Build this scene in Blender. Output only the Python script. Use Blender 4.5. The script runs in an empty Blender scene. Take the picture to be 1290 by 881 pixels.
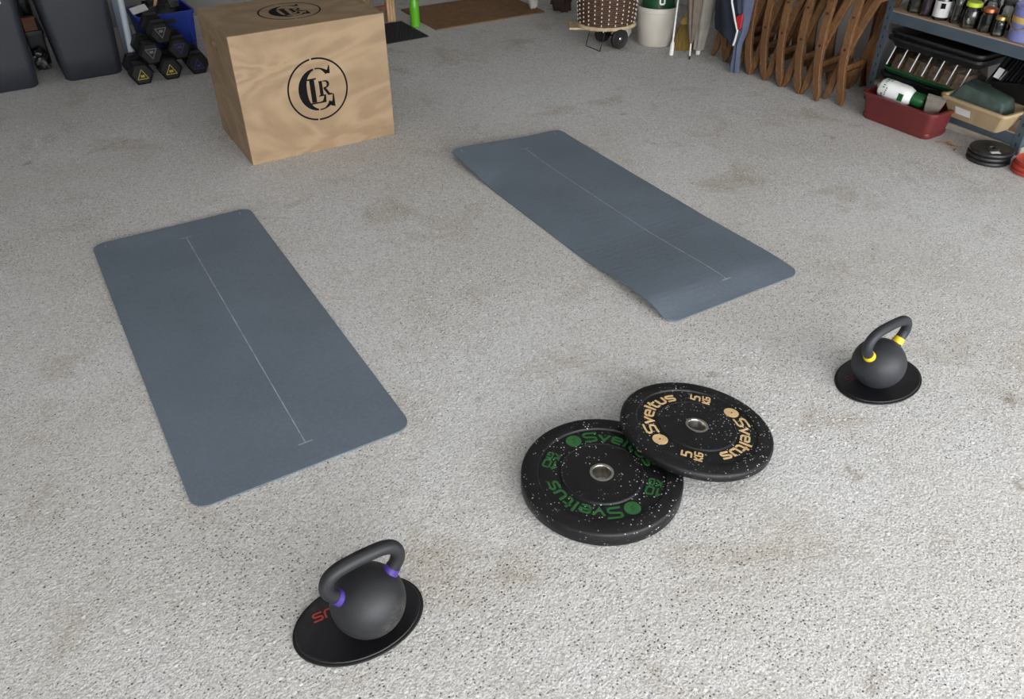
import bpy, math, random
from math import sin, cos, pi, radians, sqrt, hypot, atan2
from mathutils import Vector, Matrix, noise

random.seed(7)
scene = bpy.context.scene
COL = scene.collection

# ---------------------------------------------------------------- camera
# room frame: X along the back wall (to the right), Y into the garage, Z up, metres
CAM_H, PITCH, ROLL, YAW, FPX = 1.6907, 0.6447, -0.0073, 0.537, 1035.5
fw = Vector((0, cos(PITCH), -sin(PITCH))); rt = Vector((1, 0, 0)); up = rt.cross(fw)
R_ = rt * cos(ROLL) + up * sin(ROLL); U_ = -rt * sin(ROLL) + up * cos(ROLL)
RZ = Matrix.Rotation(-YAW, 3, 'Z')
R_, U_, F_ = RZ @ R_, RZ @ U_, RZ @ fw
cam_d = bpy.data.cameras.new('camera'); cam = bpy.data.objects.new('camera', cam_d); COL.objects.link(cam)
cam_d.sensor_fit = 'HORIZONTAL'; cam_d.sensor_width = 36; cam_d.lens = FPX / 1290 * 36
cam_d.clip_start = 0.02
m = Matrix((R_, U_, -F_)).transposed().to_4x4(); m.translation = (0, 0, CAM_H)
cam.matrix_world = m
scene.camera = cam

# ---------------------------------------------------------------- light
world = bpy.data.worlds.new('overcast_sky'); scene.world = world; world.use_nodes = True
wn = world.node_tree.nodes; wl = world.node_tree.links
bg = wn['Background']
bg.inputs['Color'].default_value = (0.955, 0.972, 1.0, 1)
bg.inputs['Strength'].default_value = 3.1
scene.view_settings.view_transform = 'Standard'
scene.view_settings.look = 'None'
scene.view_settings.exposure = 1.72
scene.view_settings.gamma = 1.0
scene.view_settings.use_curve_mapping = False

X0, X1, Y0, Y1, ZC = -2.3, 4.56, -3.0, 6.75, 2.6      # garage shell
DX0, DX1, DZ = -2.2, 4.46, 2.45                            # open garage door
pl = bpy.data.lights.new('door_portal', 'AREA'); pl.shape = 'RECTANGLE'
pl.size = DX1 - DX0; pl.size_y = DZ; pl.cycles.is_portal = True
po = bpy.data.objects.new('door_portal', pl); COL.objects.link(po)
po.location = ((DX0 + DX1) / 2, Y0 - 0.16, DZ / 2); po.rotation_euler = (radians(90), 0, 0)

# ---------------------------------------------------------------- materials
def nt(name):
    m = bpy.data.materials.new(name); m.use_nodes = True
    n = m.node_tree.nodes; l = m.node_tree.links
    return m, n, l, n['Principled BSDF']
def ramp(n, pts, interp='LINEAR'):
    r = n.new('ShaderNodeValToRGB'); r.color_ramp.interpolation = interp
    e = r.color_ramp.elements
    while len(e) < len(pts): e.new(0.5)
    for i, (p, c) in enumerate(pts):
        e[i].position = p; e[i].color = (*c, 1) if len(c) == 3 else c
    return r
def srgb(*c):
    return tuple(((v / 255) / 12.92 if v / 255 < 0.04045 else ((v / 255 + 0.055) / 1.055) ** 2.4) for v in c)
def pm(name, col, rough=0.5, metal=0.0, var=0.12, scale=12.0, bump=0.0, bscale=60.0, stretch=(1, 1, 1), spec=0.5):
    m, n, l, b = nt(name)
    b.inputs['Roughness'].default_value = rough; b.inputs['Metallic'].default_value = metal
    b.inputs['Specular IOR Level'].default_value = spec
    tc = n.new('ShaderNodeTexCoord'); mp = n.new('ShaderNodeMapping'); mp.inputs['Scale'].default_value = stretch
    l.new(tc.outputs['Object'], mp.inputs['Vector'])
    no = n.new('ShaderNodeTexNoise'); no.inputs['Scale'].default_value = scale; no.inputs['Detail'].default_value = 5
    l.new(mp.outputs[0], no.inputs['Vector'])
    r = ramp(n, [(0.3, tuple(max(0, c * (1 - var)) for c in col)), (0.7, tuple(min(1, c * (1 + var)) for c in col))])
    l.new(no.outputs['Fac'], r.inputs[0]); l.new(r.outputs[0], b.inputs['Base Color'])
    if bump:
        nb = n.new('ShaderNodeTexNoise'); nb.inputs['Scale'].default_value = bscale; nb.inputs['Detail'].default_value = 4
        l.new(mp.outputs[0], nb.inputs['Vector'])
        bp = n.new('ShaderNodeBump'); bp.inputs['Strength'].default_value = bump; bp.inputs['Distance'].default_value = 0.004
        l.new(nb.outputs['Fac'], bp.inputs['Height']); l.new(bp.outputs[0], b.inputs['Normal'])
    return m
def mixc(n, l, fac, a, bcol, mode='MIX'):
    x = n.new('ShaderNodeMix'); x.data_type = 'RGBA'; x.blend_type = mode
    for s, v in ((0, fac), (6, a), (7, bcol)):
        if hasattr(v, 'is_output'): l.new(v, x.inputs[s])
        elif s == 0: x.inputs[0].default_value = v
        else: x.inputs[s].default_value = (*v, 1)
    return x.outputs[2]

def floor_material():
    m, n, l, b = nt('exposed_concrete')
    tc = n.new('ShaderNodeTexCoord'); V = tc.outputs['Object']
    def noi(sc, det=4, rough=0.55, dist=0.0):
        x = n.new('ShaderNodeTexNoise'); x.inputs['Scale'].default_value = sc; x.inputs['Detail'].default_value = det
        x.inputs['Roughness'].default_value = rough; x.inputs['Distortion'].default_value = dist
        l.new(V, x.inputs['Vector']); return x.outputs['Fac']
    def vor(sc, out='Distance', feat='F1', rnd=1.0):
        x = n.new('ShaderNodeTexVoronoi'); x.feature = feat; x.inputs['Scale'].default_value = sc
        x.inputs['Randomness'].default_value = rnd
        l.new(V, x.inputs['Vector']); return x.outputs[out]
    def rmp(s, a, bb, lo=0.0, hi=1.0):
        x = n.new('ShaderNodeMapRange'); x.inputs['From Min'].default_value = a; x.inputs['From Max'].default_value = bb
        x.inputs['To Min'].default_value = lo; x.inputs['To Max'].default_value = hi
        l.new(s, x.inputs['Value']); return x.outputs[0]
    def mul(a, c):
        x = n.new('ShaderNodeMath'); x.operation = 'MULTIPLY'
        for i, v in enumerate((a, c)):
            if hasattr(v, 'is_output'): l.new(v, x.inputs[i])
            else: x.inputs[i].default_value = v
        return x.outputs[0]
    def add(a, c):
        x = n.new('ShaderNodeMath'); x.operation = 'ADD'
        for i, v in enumerate((a, c)):
            if hasattr(v, 'is_output'): l.new(v, x.inputs[i])
            else: x.inputs[i].default_value = v
        return x.outputs[0]
    grain = noi(260, 5, 0.75)
    base = ramp(n, [(0.30, srgb(166, 165, 163)), (0.5, srgb(216, 215, 214)), (0.70, srgb(246, 246, 245))])
    l.new(grain, base.inputs[0])
    c = base.outputs[0]
    gc = n.new('ShaderNodeSeparateColor'); l.new(vor(190, 'Color'), gc.inputs[0])
    tone = ramp(n, [(0.0, srgb(204, 203, 201)), (0.6, srgb(246, 246, 245)), (1.0, srgb(255, 255, 255))]); l.new(gc.outputs[0], tone.inputs[0])
    c = mixc(n, l, 0.85, c, tone.outputs[0], 'MULTIPLY')
    # broad tone patches and warm stains
    big = noi(0.9, 5, 0.6, 0.4)
    c = mixc(n, l, rmp(big, 0.35, 0.68, 0.0, 0.55), c, srgb(226, 219, 207), 'MULTIPLY')
    st = noi(2.6, 6, 0.62, 0.6)
    c = mixc(n, l, rmp(st, 0.55, 0.74, 0.0, 0.7), c, srgb(206, 192, 168), 'MULTIPLY')
    st2 = noi(7.0, 3, 0.5)
    c = mixc(n, l, rmp(st2, 0.68, 0.78, 0.0, 0.6), c, srgb(168, 150, 122), 'MULTIPLY')
    # white nubs of aggregate
    nubmask = rmp(noi(1.3, 3), 0.40, 0.62)
    cell = vor(62, 'Color')
    sep = n.new('ShaderNodeSeparateColor'); l.new(cell, sep.inputs[0])
    nub = mul(rmp(vor(62), 0.42, 0.16), mul(rmp(sep.outputs[0], 0.75, 0.79), add(mul(nubmask, 0.8), 0.2)))
    c = mixc(n, l, mul(nub, 0.7), c, srgb(236, 234, 230))
    # small dark pits
    cell2 = vor(125, 'Color')
    sep2 = n.new('ShaderNodeSeparateColor'); l.new(cell2, sep2.inputs[0])
    pitmask = rmp(noi(1.0, 3), 0.40, 0.58, 0.3, 1.0)
    pit = mul(rmp(vor(125), 0.36, 0.22), mul(rmp(sep2.outputs[1], 0.72, 0.75), pitmask))
    c = mixc(n, l, mul(pit, 0.85), c, srgb(58, 54, 50))
    cell3 = vor(38, 'Color')
    sep3 = n.new('ShaderNodeSeparateColor'); l.new(cell3, sep3.inputs[0])
    pit2 = mul(rmp(vor(38), 0.13, 0.07), rmp(sep3.outputs[2], 0.80, 0.82))
    c = mixc(n, l, mul(pit2, 0.9), c, srgb(42, 38, 36))
    l.new(c, b.inputs['Base Color'])
    b.inputs['Roughness'].default_value = 0.88; b.inputs['Specular IOR Level'].default_value = 0.25
    h = add(mul(vor(140), -0.45), add(mul(nub, 0.5), mul(pit, -0.8)))
    h = add(h, mul(noi(330, 3, 0.7), 0.35))
    h = add(h, mul(noi(30, 3), 0.4))
    bp = n.new('ShaderNodeBump'); bp.inputs['Strength'].default_value = 0.6; bp.inputs['Distance'].default_value = 0.006
    l.new(h, bp.inputs['Height']); l.new(bp.outputs[0], b.inputs['Normal'])
    return m

def wood_material(name, dark, light, scale=3.0, stretch=(1, 1, 6), rough=0.55, dist=3.0):
    m, n, l, b = nt(name)
    tc = n.new('ShaderNodeTexCoord'); mp = n.new('ShaderNodeMapping'); mp.inputs['Scale'].default_value = stretch
    l.new(tc.outputs['Object'], mp.inputs['Vector'])
    no = n.new('ShaderNodeTexNoise'); no.inputs['Scale'].default_value = scale; no.inputs['Detail'].default_value = 3
    no.inputs['Distortion'].default_value = dist * 0.3
    l.new(mp.outputs[0], no.inputs['Vector'])
    wv = n.new('ShaderNodeMath'); wv.operation = 'MULTIPLY'; wv.inputs[1].default_value = 44
    l.new(no.outputs['Fac'], wv.inputs[0])
    sn = n.new('ShaderNodeMath'); sn.operation = 'SINE'; l.new(wv.outputs[0], sn.inputs[0])
    r = ramp(n, [(0.0, dark), (1.0, light)])
    mr = n.new('ShaderNodeMapRange'); mr.inputs['From Min'].default_value = -1; mr.inputs['To Min'].default_value = 0.15
    l.new(sn.outputs[0], mr.inputs['Value']); l.new(mr.outputs[0], r.inputs[0])
    f2 = n.new('ShaderNodeTexNoise'); f2.inputs['Scale'].default_value = 9; f2.inputs['Detail'].default_value = 6
    l.new(tc.outputs['Object'], f2.inputs['Vector'])
    c = mixc(n, l, 0.35, r.outputs[0], ramp_out(n, l, f2.outputs['Fac'], dark, light))
    fn = n.new('ShaderNodeTexNoise'); fn.inputs['Scale'].default_value = 160; fn.inputs['Detail'].default_value = 2
    l.new(mp.outputs[0], fn.inputs['Vector'])
    c = mixc(n, l, 0.18, c, ramp_out(n, l, fn.outputs['Fac'], tuple(x * 0.6 for x in dark), light))
    l.new(c, b.inputs['Base Color']); b.inputs['Roughness'].default_value = rough
    b.inputs['Specular IOR Level'].default_value = 0.3
    return m
def ramp_out(n, l, s, a, b):
    r = ramp(n, [(0.3, a), (0.7, b)]); l.new(s, r.inputs[0]); return r.outputs[0]

def speckled_rubber():
    m, n, l, b = nt('speckled_black_rubber')
    tc = n.new('ShaderNodeTexCoord'); V = tc.outputs['Object']
    c = srgb(11, 11, 13)
    v = n.new('ShaderNodeTexVoronoi'); v.inputs['Scale'].default_value = 130; l.new(V, v.inputs['Vector'])
    nz = n.new('ShaderNodeTexNoise'); nz.inputs['Scale'].default_value = 14; l.new(V, nz.inputs['Vector'])
    sep = n.new('ShaderNodeSeparateColor'); l.new(v.outputs['Color'], sep.inputs[0])
    def mr(s, a, bb):
        x = n.new('ShaderNodeMapRange'); x.inputs['From Min'].default_value = a; x.inputs['From Max'].default_value = bb
        l.new(s, x.inputs['Value']); return x.outputs[0]
    def mul(a, bb):
        x = n.new('ShaderNodeMath'); x.operation = 'MULTIPLY'; l.new(a, x.inputs[0]); l.new(bb, x.inputs[1]); return x.outputs[0]
    f = mul(mul(mr(v.outputs['Distance'], 0.32, 0.18), mr(sep.outputs[0], 0.66, 0.70)), mr(nz.outputs['Fac'], 0.44, 0.56))
    l.new(mixc(n, l, f, c, srgb(205, 205, 205)), b.inputs['Base Color'])
    b.inputs['Roughness'].default_value = 0.5; b.inputs['Specular IOR Level'].default_value = 0.4
    bn = n.new('ShaderNodeTexNoise'); bn.inputs['Scale'].default_value = 240; l.new(V, bn.inputs['Vector'])
    bp = n.new('ShaderNodeBump'); bp.inputs['Strength'].default_value = 0.25; bp.inputs['Distance'].default_value = 0.002
    l.new(bn.outputs['Fac'], bp.inputs['Height']); l.new(bp.outputs[0], b.inputs['Normal'])
    return m

def iron_material(name, col, spot, spot_r, wear):
    # powder-coated iron with a patch of pale scratches around one worn spot
    m, n, l, b = nt(name)
    tc = n.new('ShaderNodeTexCoord'); V = tc.outputs['Object']
    d = n.new('ShaderNodeVectorMath'); d.operation = 'DISTANCE'; d.inputs[1].default_value = spot; l.new(V, d.inputs[0])
    mr = n.new('ShaderNodeMapRange'); mr.inputs['From Min'].default_value = spot_r; mr.inputs['From Max'].default_value = spot_r * 0.35
    l.new(d.outputs['Value'], mr.inputs['Value'])
    nz = n.new('ShaderNodeTexNoise'); nz.inputs['Scale'].default_value = 55; nz.inputs['Detail'].default_value = 3; nz.inputs['Distortion'].default_value = 2.5
    l.new(V, nz.inputs['Vector'])
    r = ramp(n, [(0.48, (0, 0, 0)), (0.51, (1, 1, 1)), (0.54, (0, 0, 0))]); l.new(nz.outputs['Fac'], r.inputs[0])
    mk = n.new('ShaderNodeTexNoise'); mk.inputs['Scale'].default_value = 24; l.new(V, mk.inputs['Vector'])
    mm = n.new('ShaderNodeMapRange'); mm.inputs['From Min'].default_value = 0.3; mm.inputs['From Max'].default_value = 0.5; l.new(mk.outputs['Fac'], mm.inputs['Value'])
    x = n.new('ShaderNodeMath'); x.operation = 'MULTIPLY'; l.new(r.outputs[0], x.inputs[0]); l.new(mr.outputs[0], x.inputs[1])
    y = n.new('ShaderNodeMath'); y.operation = 'MULTIPLY'; l.new(x.outputs[0], y.inputs[0]); l.new(mm.outputs[0], y.inputs[1])
    l.new(mixc(n, l, y.outputs[0], col, wear), b.inputs['Base Color'])
    b.inputs['Roughness'].default_value = 0.56; b.inputs['Specular IOR Level'].default_value = 0.5
    bn = n.new('ShaderNodeTexNoise'); bn.inputs['Scale'].default_value = 350; l.new(V, bn.inputs['Vector'])
    bp = n.new('ShaderNodeBump'); bp.inputs['Strength'].default_value = 0.12; bp.inputs['Distance'].default_value = 0.002
    l.new(bn.outputs['Fac'], bp.inputs['Height']); l.new(bp.outputs[0], b.inputs['Normal'])
    return m

def mat_material(name, wave):
    m, n, l, b = nt(name)
    tc = n.new('ShaderNodeTexCoord'); V = tc.outputs['Object']
    no = n.new('ShaderNodeTexNoise'); no.inputs['Scale'].default_value = 3.5; no.inputs['Detail'].default_value = 6; l.new(V, no.inputs['Vector'])
    r = ramp(n, [(0.3, srgb(95, 105, 116)), (0.7, srgb(106, 117, 129))]); l.new(no.outputs['Fac'], r.inputs[0])
    sc = n.new('ShaderNodeTexNoise'); sc.inputs['Scale'].default_value = 90; sc.inputs['Detail'].default_value = 4; l.new(V, sc.inputs['Vector'])
    l.new(mixc(n, l, 0.25, r.outputs[0], ramp_out(n, l, sc.outputs['Fac'], srgb(86, 96, 107), srgb(115, 126, 138))), b.inputs['Base Color'])
    b.inputs['Roughness'].default_value = 0.5; b.inputs['Specular IOR Level'].default_value = 0.5
    bn = n.new('ShaderNodeTexNoise'); bn.inputs['Scale'].default_value = 400; l.new(V, bn.inputs['Vector'])
    hsrc = bn.outputs['Fac']
    if wave:
        mp = n.new('ShaderNodeMapping'); mp.inputs['Scale'].default_value = (1.5, 14, 1); l.new(V, mp.inputs['Vector'])
        w = n.new('ShaderNodeTexNoise'); w.inputs['Scale'].default_value = 3; w.inputs['Detail'].default_value = 3; l.new(mp.outputs[0], w.inputs['Vector'])
        a = n.new('ShaderNodeMath'); a.operation = 'MULTIPLY_ADD'; l.new(w.outputs['Fac'], a.inputs[0]); a.inputs[1].default_value = 2.5; l.new(hsrc, a.inputs[2])
        hsrc = a.outputs[0]
    bp = n.new('ShaderNodeBump'); bp.inputs['Strength'].default_value = 0.2; bp.inputs['Distance'].default_value = 0.004
    l.new(hsrc, bp.inputs['Height']); l.new(bp.outputs[0], b.inputs['Normal'])
    return m

def clear_material(name, tint, gloss=0.25):
    # thin clear wall: see-through with a fresnel reflection
    m = bpy.data.materials.new(name); m.use_nodes = True
    n = m.node_tree.nodes; l = m.node_tree.links
    n.remove(n['Principled BSDF'])
    t = n.new('ShaderNodeBsdfTransparent'); t.inputs['Color'].default_value = (*tint, 1)
    g = n.new('ShaderNodeBsdfGlossy'); g.inputs['Roughness'].default_value = 0.08
    lw = n.new('ShaderNodeLayerWeight'); lw.inputs['Blend'].default_value = gloss
    x = n.new('ShaderNodeMixShader'); l.new(lw.outputs['Fresnel'], x.inputs[0])
    l.new(t.outputs[0], x.inputs[1]); l.new(g.outputs[0], x.inputs[2])
    l.new(x.outputs[0], n['Material Output'].inputs['Surface'])
    return m

M = {}
M['floor'] = floor_material()
M['plaster'] = pm('rough_plaster', srgb(206, 206, 206), 0.9, var=0.05, scale=4, bump=0.3, bscale=25)
M['ceiling'] = pm('ceiling_plaster', srgb(226, 226, 226), 0.9, var=0.03, scale=3)
M['block'] = pm('darkened_render', srgb(136, 134, 131), 0.9, var=0.1, scale=4, bump=0.3, bscale=25)  # back wall only: darker than the plaster, so the rear looks shaded
M['drive'] = pm('driveway_gravel', srgb(172, 171, 168), 0.9, var=0.2, scale=40, bump=0.4)
M['mat_a'] = mat_material('mat_rubber', False)
M['mat_b'] = mat_material('mat_rubber_rippled', True)
M['mat_line'] = pm('mat_print', srgb(160, 168, 177), 0.7, var=0.3, scale=30)
M['ply'] = wood_material('birch_plywood', srgb(138, 114, 88), srgb(172, 147, 116), 1.3, (1.0, 1.0, 2.6), 0.55)
M['paint'] = pm('black_stencil_paint', srgb(10, 9, 11), 0.7, var=0.2, spec=0.15)
M['rubber'] = speckled_rubber()
M['steel'] = pm('worn_steel', srgb(190, 186, 178), 0.28, metal=1.0, var=0.1, scale=40)
M['green_letter'] = pm('green_letter_paint', srgb(38, 92, 44), 0.55, var=0.12, scale=60)
M['cream_letter'] = pm('cream_letter_paint', srgb(214, 182, 132), 0.55, var=0.08, scale=60)
M['black_mark'] = pm('dark_mark_paint', srgb(24, 30, 24), 0.5)
M['slider'] = pm('black_slider_plastic', srgb(16, 16, 20), 0.5, var=0.15, scale=50, bump=0.12, bscale=300)
M['slider_base'] = pm('black_slider_underside', srgb(11, 11, 12), 0.6)
M['red_print'] = pm('red_print', srgb(150, 52, 38), 0.6)
M['red_dull'] = pm('dull_red_print', srgb(84, 40, 38), 0.6)  # darker, duller red for the print on the second slider
M['iron_a'] = iron_material('black_iron', srgb(25, 26, 29), (0.036, -0.074, 0.062), 0.062, srgb(120, 112, 102))
M['iron_b'] = iron_material('charcoal_iron', srgb(34, 36, 41), (0.050, -0.058, 0.055), 0.052, srgb(118, 104, 98))
M['purple'] = pm('purple_paint', srgb(66, 47, 126), 0.4)
M['yellow'] = pm('yellow_paint', srgb(216, 190, 36), 0.4)
M['bin'] = pm('grey_bin_plastic', srgb(38, 41, 48), 0.55, var=0.08, scale=5, bump=0.1, bscale=80)
M['paper'] = pm('white_paper', srgb(214, 214, 212), 0.8, var=0.05)
M['hex'] = pm('black_hex_rubber', srgb(9, 9, 10), 0.5, var=0.15, scale=30, spec=0.35)
M['badge_yellow'] = pm('yellow_badge', srgb(160, 142, 56), 0.5)
M['badge_grey'] = pm('grey_badge', srgb(96, 98, 98), 0.5)
M['badge_violet'] = pm('violet_badge', srgb(48, 42, 104), 0.5)
M['chrome'] = pm('chrome', srgb(190, 190, 192), 0.25, metal=1.0)
M['blue_plastic'] = pm('blue_crate_plastic', srgb(22, 54, 150), 0.45, var=0.08)
M['black_bag'] = pm('black_plastic_bag', srgb(20, 20, 22), 0.4, var=0.2, bump=0.4, bscale=30)
M['pole'] = pm('pale_grey_pole', srgb(168, 176, 186), 0.45, var=0.06)
M['board_blue'] = pm('pale_blue_board', srgb(118, 128, 140), 0.6)
M['brown_block'] = wood_material('brown_wood', srgb(84, 52, 30), srgb(124, 80, 48), 6)
M['pine'] = wood_material('pale_pine', srgb(160, 124, 88), srgb(206, 172, 130), 4, (6, 6, 1))
M['black_mat'] = pm('black_doormat', srgb(28, 28, 30), 0.8, var=0.3, scale=90, bump=1.0, bscale=90)
M['coir'] = pm('brown_coir', srgb(124, 92, 60), 0.95, var=0.16, scale=16, bump=0.5, bscale=200)
M['lime'] = pm('lime_green_enamel', srgb(96, 176, 36), 0.3, var=0.04)
M['white_sack'] = pm('whitish_sack', srgb(200, 198, 192), 0.8, bump=0.4, bscale=40)
M['dark_bag'] = pm('dark_brown_bag', srgb(62, 44, 38), 0.7, var=0.3, scale=20, bump=0.5, bscale=40)
M['wicker'] = pm('brown_wicker', srgb(80, 56, 40), 0.6, var=0.35, scale=70)
M['wicker_pale'] = pm('pale_wicker', srgb(196, 176, 142), 0.6, var=0.15, scale=60)
M['stitch'] = pm('white_stitch', srgb(226, 216, 204), 0.6)
M['tyre'] = pm('black_tyre', srgb(26, 26, 28), 0.6)
M['tyre_tread'] = pm('grey_tyre_tread', srgb(98, 92, 84), 0.7)
M['wire'] = pm('dark_wire', srgb(30, 28, 28), 0.4, metal=0.6)
M['tub'] = pm('off_white_plastic', srgb(206, 200, 188), 0.5, var=0.06, scale=9)
M['green_bag'] = pm('dark_green_bag', srgb(34, 82, 50), 0.45, var=0.15, bump=0.3, bscale=20)
M['white_plastic'] = pm('white_plastic', srgb(232, 232, 230), 0.4, var=0.04)
M['straw'] = pm('yellow_bristles', srgb(116, 95, 36), 0.8, var=0.35, scale=120, stretch=(1, 1, 0.1))
M['straw_handle'] = pm('yellow_handle', srgb(170, 140, 60), 0.6)
M['taupe'] = pm('taupe_umbrella_cloth', srgb(112, 100, 88), 0.75, var=0.15, scale=20)
M['canvas'] = pm('grey_canvas', srgb(150, 146, 136), 0.85, var=0.14, scale=14, bump=0.3, bscale=40)
M['chair_wood'] = wood_material('varnished_chair_wood', srgb(82, 57, 36), srgb(132, 95, 62), 5, (3, 8, 1), 0.45)
M['dark_wood'] = wood_material('dark_chair_wood', srgb(82, 48, 26), srgb(112, 70, 40), 5, (3, 8, 1), 0.5)
M['blue_cloth'] = pm('grey_blue_cloth', srgb(82, 90, 112), 0.8, var=0.1, scale=16)
M['navy_cloth'] = pm('navy_cloth', srgb(34, 39, 54), 0.8, var=0.12, scale=16)
M['red_cloth'] = pm('red_cloth', srgb(196, 40, 44), 0.8)
M['shelf_steel'] = pm('blue_grey_shelf_steel', srgb(80, 92, 102), 0.45, var=0.08, metal=0.2)
M['shelf_board'] = pm('beige_fibreboard', srgb(170, 148, 124), 0.8, var=0.1, scale=40)
M['glass'] = clear_material('jar_glass', (0.86, 0.88, 0.87), 0.35)
M['lid_clear'] = clear_material('clear_plastic_lid', (0.86, 0.86, 0.86), 0.3)
M['copper'] = pm('copper_lid', srgb(190, 110, 70), 0.35, metal=0.8)
M['brass'] = pm('brass_lid', srgb(200, 170, 100), 0.35, metal=0.8)
M['lime_lid'] = pm('lime_lid', srgb(200, 222, 60), 0.4)
M['dark_lid'] = pm('dark_lid', srgb(60, 56, 54), 0.4)
M['purple_fill'] = pm('purple_contents', srgb(70, 40, 66), 0.7)
M['grey_fill'] = pm('grey_contents', srgb(150, 146, 138), 0.8, var=0.4, scale=80)
M['lavender'] = pm('lavender_tin', srgb(126, 130, 186), 0.45, var=0.06)
M['cream'] = pm('cream_band', srgb(206, 178, 110), 0.5)
M['black_tray'] = pm('black_tray_plastic', srgb(30, 31, 32), 0.42, var=0.2)
M['green_tray'] = pm('green_tray_plastic', srgb(40, 92, 56), 0.45)
M['soil'] = pm('brown_soil', srgb(172, 146, 122), 0.95, var=0.4, scale=50, bump=0.6)
M['red_plastic'] = pm('dark_red_plastic', srgb(104, 39, 40), 0.45, var=0.08, scale=8)
M['stone'] = pm('grey_stone', srgb(122, 114, 104), 0.9, var=0.2, scale=30, bump=0.4)
M['tan_plastic'] = pm('tan_planter_plastic', srgb(172, 150, 116), 0.55, var=0.1, scale=9)
M['mustard'] = pm('mustard_planter_plastic', srgb(176, 142, 70), 0.55, var=0.1, scale=9)
M['dark_green'] = pm('dusty_green_trough', srgb(58, 72, 66), 0.5, var=0.35, scale=18)
M['pale_slab'] = pm('pale_stone_slab', srgb(182, 174, 160), 0.9, var=0.14, scale=20, bump=0.3)
M['disc_black'] = pm('black_disc_iron', srgb(30, 31, 33), 0.42, var=0.15, scale=20)
M['disc_red'] = pm('red_disc_iron', srgb(172, 62, 46), 0.45, var=0.1, scale=20)
M['leaf'] = pm('dry_leaf', srgb(150, 108, 66), 0.8, var=0.2)
M['green_cap'] = pm('green_cap_plastic', srgb(22, 84, 42), 0.4)
M['green_ink'] = pm('green_ink', srgb(60, 120, 84), 0.6)
M['white_board'] = pm('white_lacquered_board', srgb(206, 206, 206), 0.4, var=0.03)

# ---------------------------------------------------------------- helpers
class MB:
    def __init__(s): s.v = []; s.f = []
    def add(s, v, f, T=None):
        o = len(s.v)
        s.v += [tuple(T @ Vector(p)) if T is not None else tuple(p) for p in v]
        s.f += [tuple(i + o for i in q) for q in f]
        return s
    def box(s, c, d, T=None, rz=0.0):
        x, y, z = (k / 2 for k in d)
        v = [(sx * x, sy * y, sz * z) for sz in (-1, 1) for sx, sy in ((-1, -1), (1, -1), (1, 1), (-1, 1))]
        A = Matrix.Translation(c) @ Matrix.Rotation(rz, 4, 'Z')
        if T is not None: A = T @ A
        return s.add(v, [(3, 2, 1, 0), (4, 5, 6, 7), (0, 1, 5, 4), (1, 2, 6, 5), (2, 3, 7, 6), (3, 0, 4, 7)], A)
    def loft(s, rings, caps=(True, True), T=None, close=False):
        n = len(rings[0]); v = [p for r in rings for p in r]; f = []
        for i in range(len(rings) - 1 + (1 if close else 0)):
            a, b = i * n, ((i + 1) % len(rings)) * n
            for j in range(n):
                k = (j + 1) % n; f.append((a + j, a + k, b + k, b + j))
        if caps[0] and not close: f.append(tuple(range(n - 1, -1, -1)))
        if caps[1] and not close: f.append(tuple((len(rings) - 1) * n + j for j in range(n)))
        return s.add(v, f, T)
    def lathe(s, prof, n=32, T=None, sx=1.0, sy=1.0, caps=(True, True), close=False):
        return s.loft([[(r * sx * cos(2 * pi * j / n), r * sy * sin(2 * pi * j / n), z) for j in range(n)] for r, z in prof], caps, T, close)
    def tube(s, path, rad, n=10, T=None, close=False):
        P = [Vector(p) for p in path]; rings = []; m_ = len(P)
        rr = rad if isinstance(rad, (list, tuple)) else [rad] * m_
        ref = None
        for i, p in enumerate(P):
            t = (P[(i + 1) % m_] - P[i - 1]) if close else (P[min(i + 1, m_ - 1)] - P[max(i - 1, 0)])
            t.normalize()
            if ref is None: ref = Vector((0, 0, 1)) if abs(t.z) < 0.9 else Vector((1, 0, 0))
            a = ref - t * ref.dot(t); a.normalize(); ref = a; b = t.cross(a)
            rings.append([tuple(p + (a * cos(2 * pi * j / n) + b * sin(2 * pi * j / n)) * rr[i]) for j in range(n)])
        return s.loft(rings, T=T, close=close)
    def prism(s, pts, z0, z1, T=None):
        n = len(pts)
        v = [(x, y, z0) for x, y in pts] + [(x, y, z1) for x, y in pts]
        f = [tuple(range(n - 1, -1, -1)), tuple(range(n, 2 * n))] + [(i, (i + 1) % n, n + (i + 1) % n, n + i) for i in range(n)]
        return s.add(v, f, T)
    def build(s, name, mt, parent=None, smooth=40, bevel=0.0, loc=None, rot=None):
        me = bpy.data.meshes.new(name); me.from_pydata(s.v, [], s.f)
        import bmesh
        b = bmesh.new(); b.from_mesh(me); bmesh.ops.recalc_face_normals(b, faces=b.faces); b.to_mesh(me); b.free()
        o = bpy.data.objects.new(name, me); COL.objects.link(o)
        me.materials.append(M[mt] if isinstance(mt, str) else mt)
        if smooth:
            for p in me.polygons: p.use_smooth = True
            me.set_sharp_from_angle(angle=radians(smooth))
        if bevel:
            bv = o.modifiers.new('bevel', 'BEVEL'); bv.width = bevel; bv.segments = 2; bv.limit_method = 'ANGLE'; bv.angle_limit = radians(50)
        if parent: o.parent = parent
        if loc is not None: o.location = loc
        if rot is not None: o.rotation_euler = rot
        return o
def rr(hx, hy, r, z, n=5, cx=0.0, cy=0.0):
    out = []
    for k, (sx, sy) in enumerate(((1, 1), (-1, 1), (-1, -1), (1, -1))):
        for i in range(n + 1):
            a = pi / 2 * k + pi / 2 * i / n
            out.append((cx + sx * (hx - r) + r * cos(a), cy + sy * (hy - r) + r * sin(a), z))
    return out
def tag(o, label, cat, group=None, kind=None):
    o['label'] = label
    if cat: o['category'] = cat
    if group: o['group'] = group
    if kind: o['kind'] = kind
    return o
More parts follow.
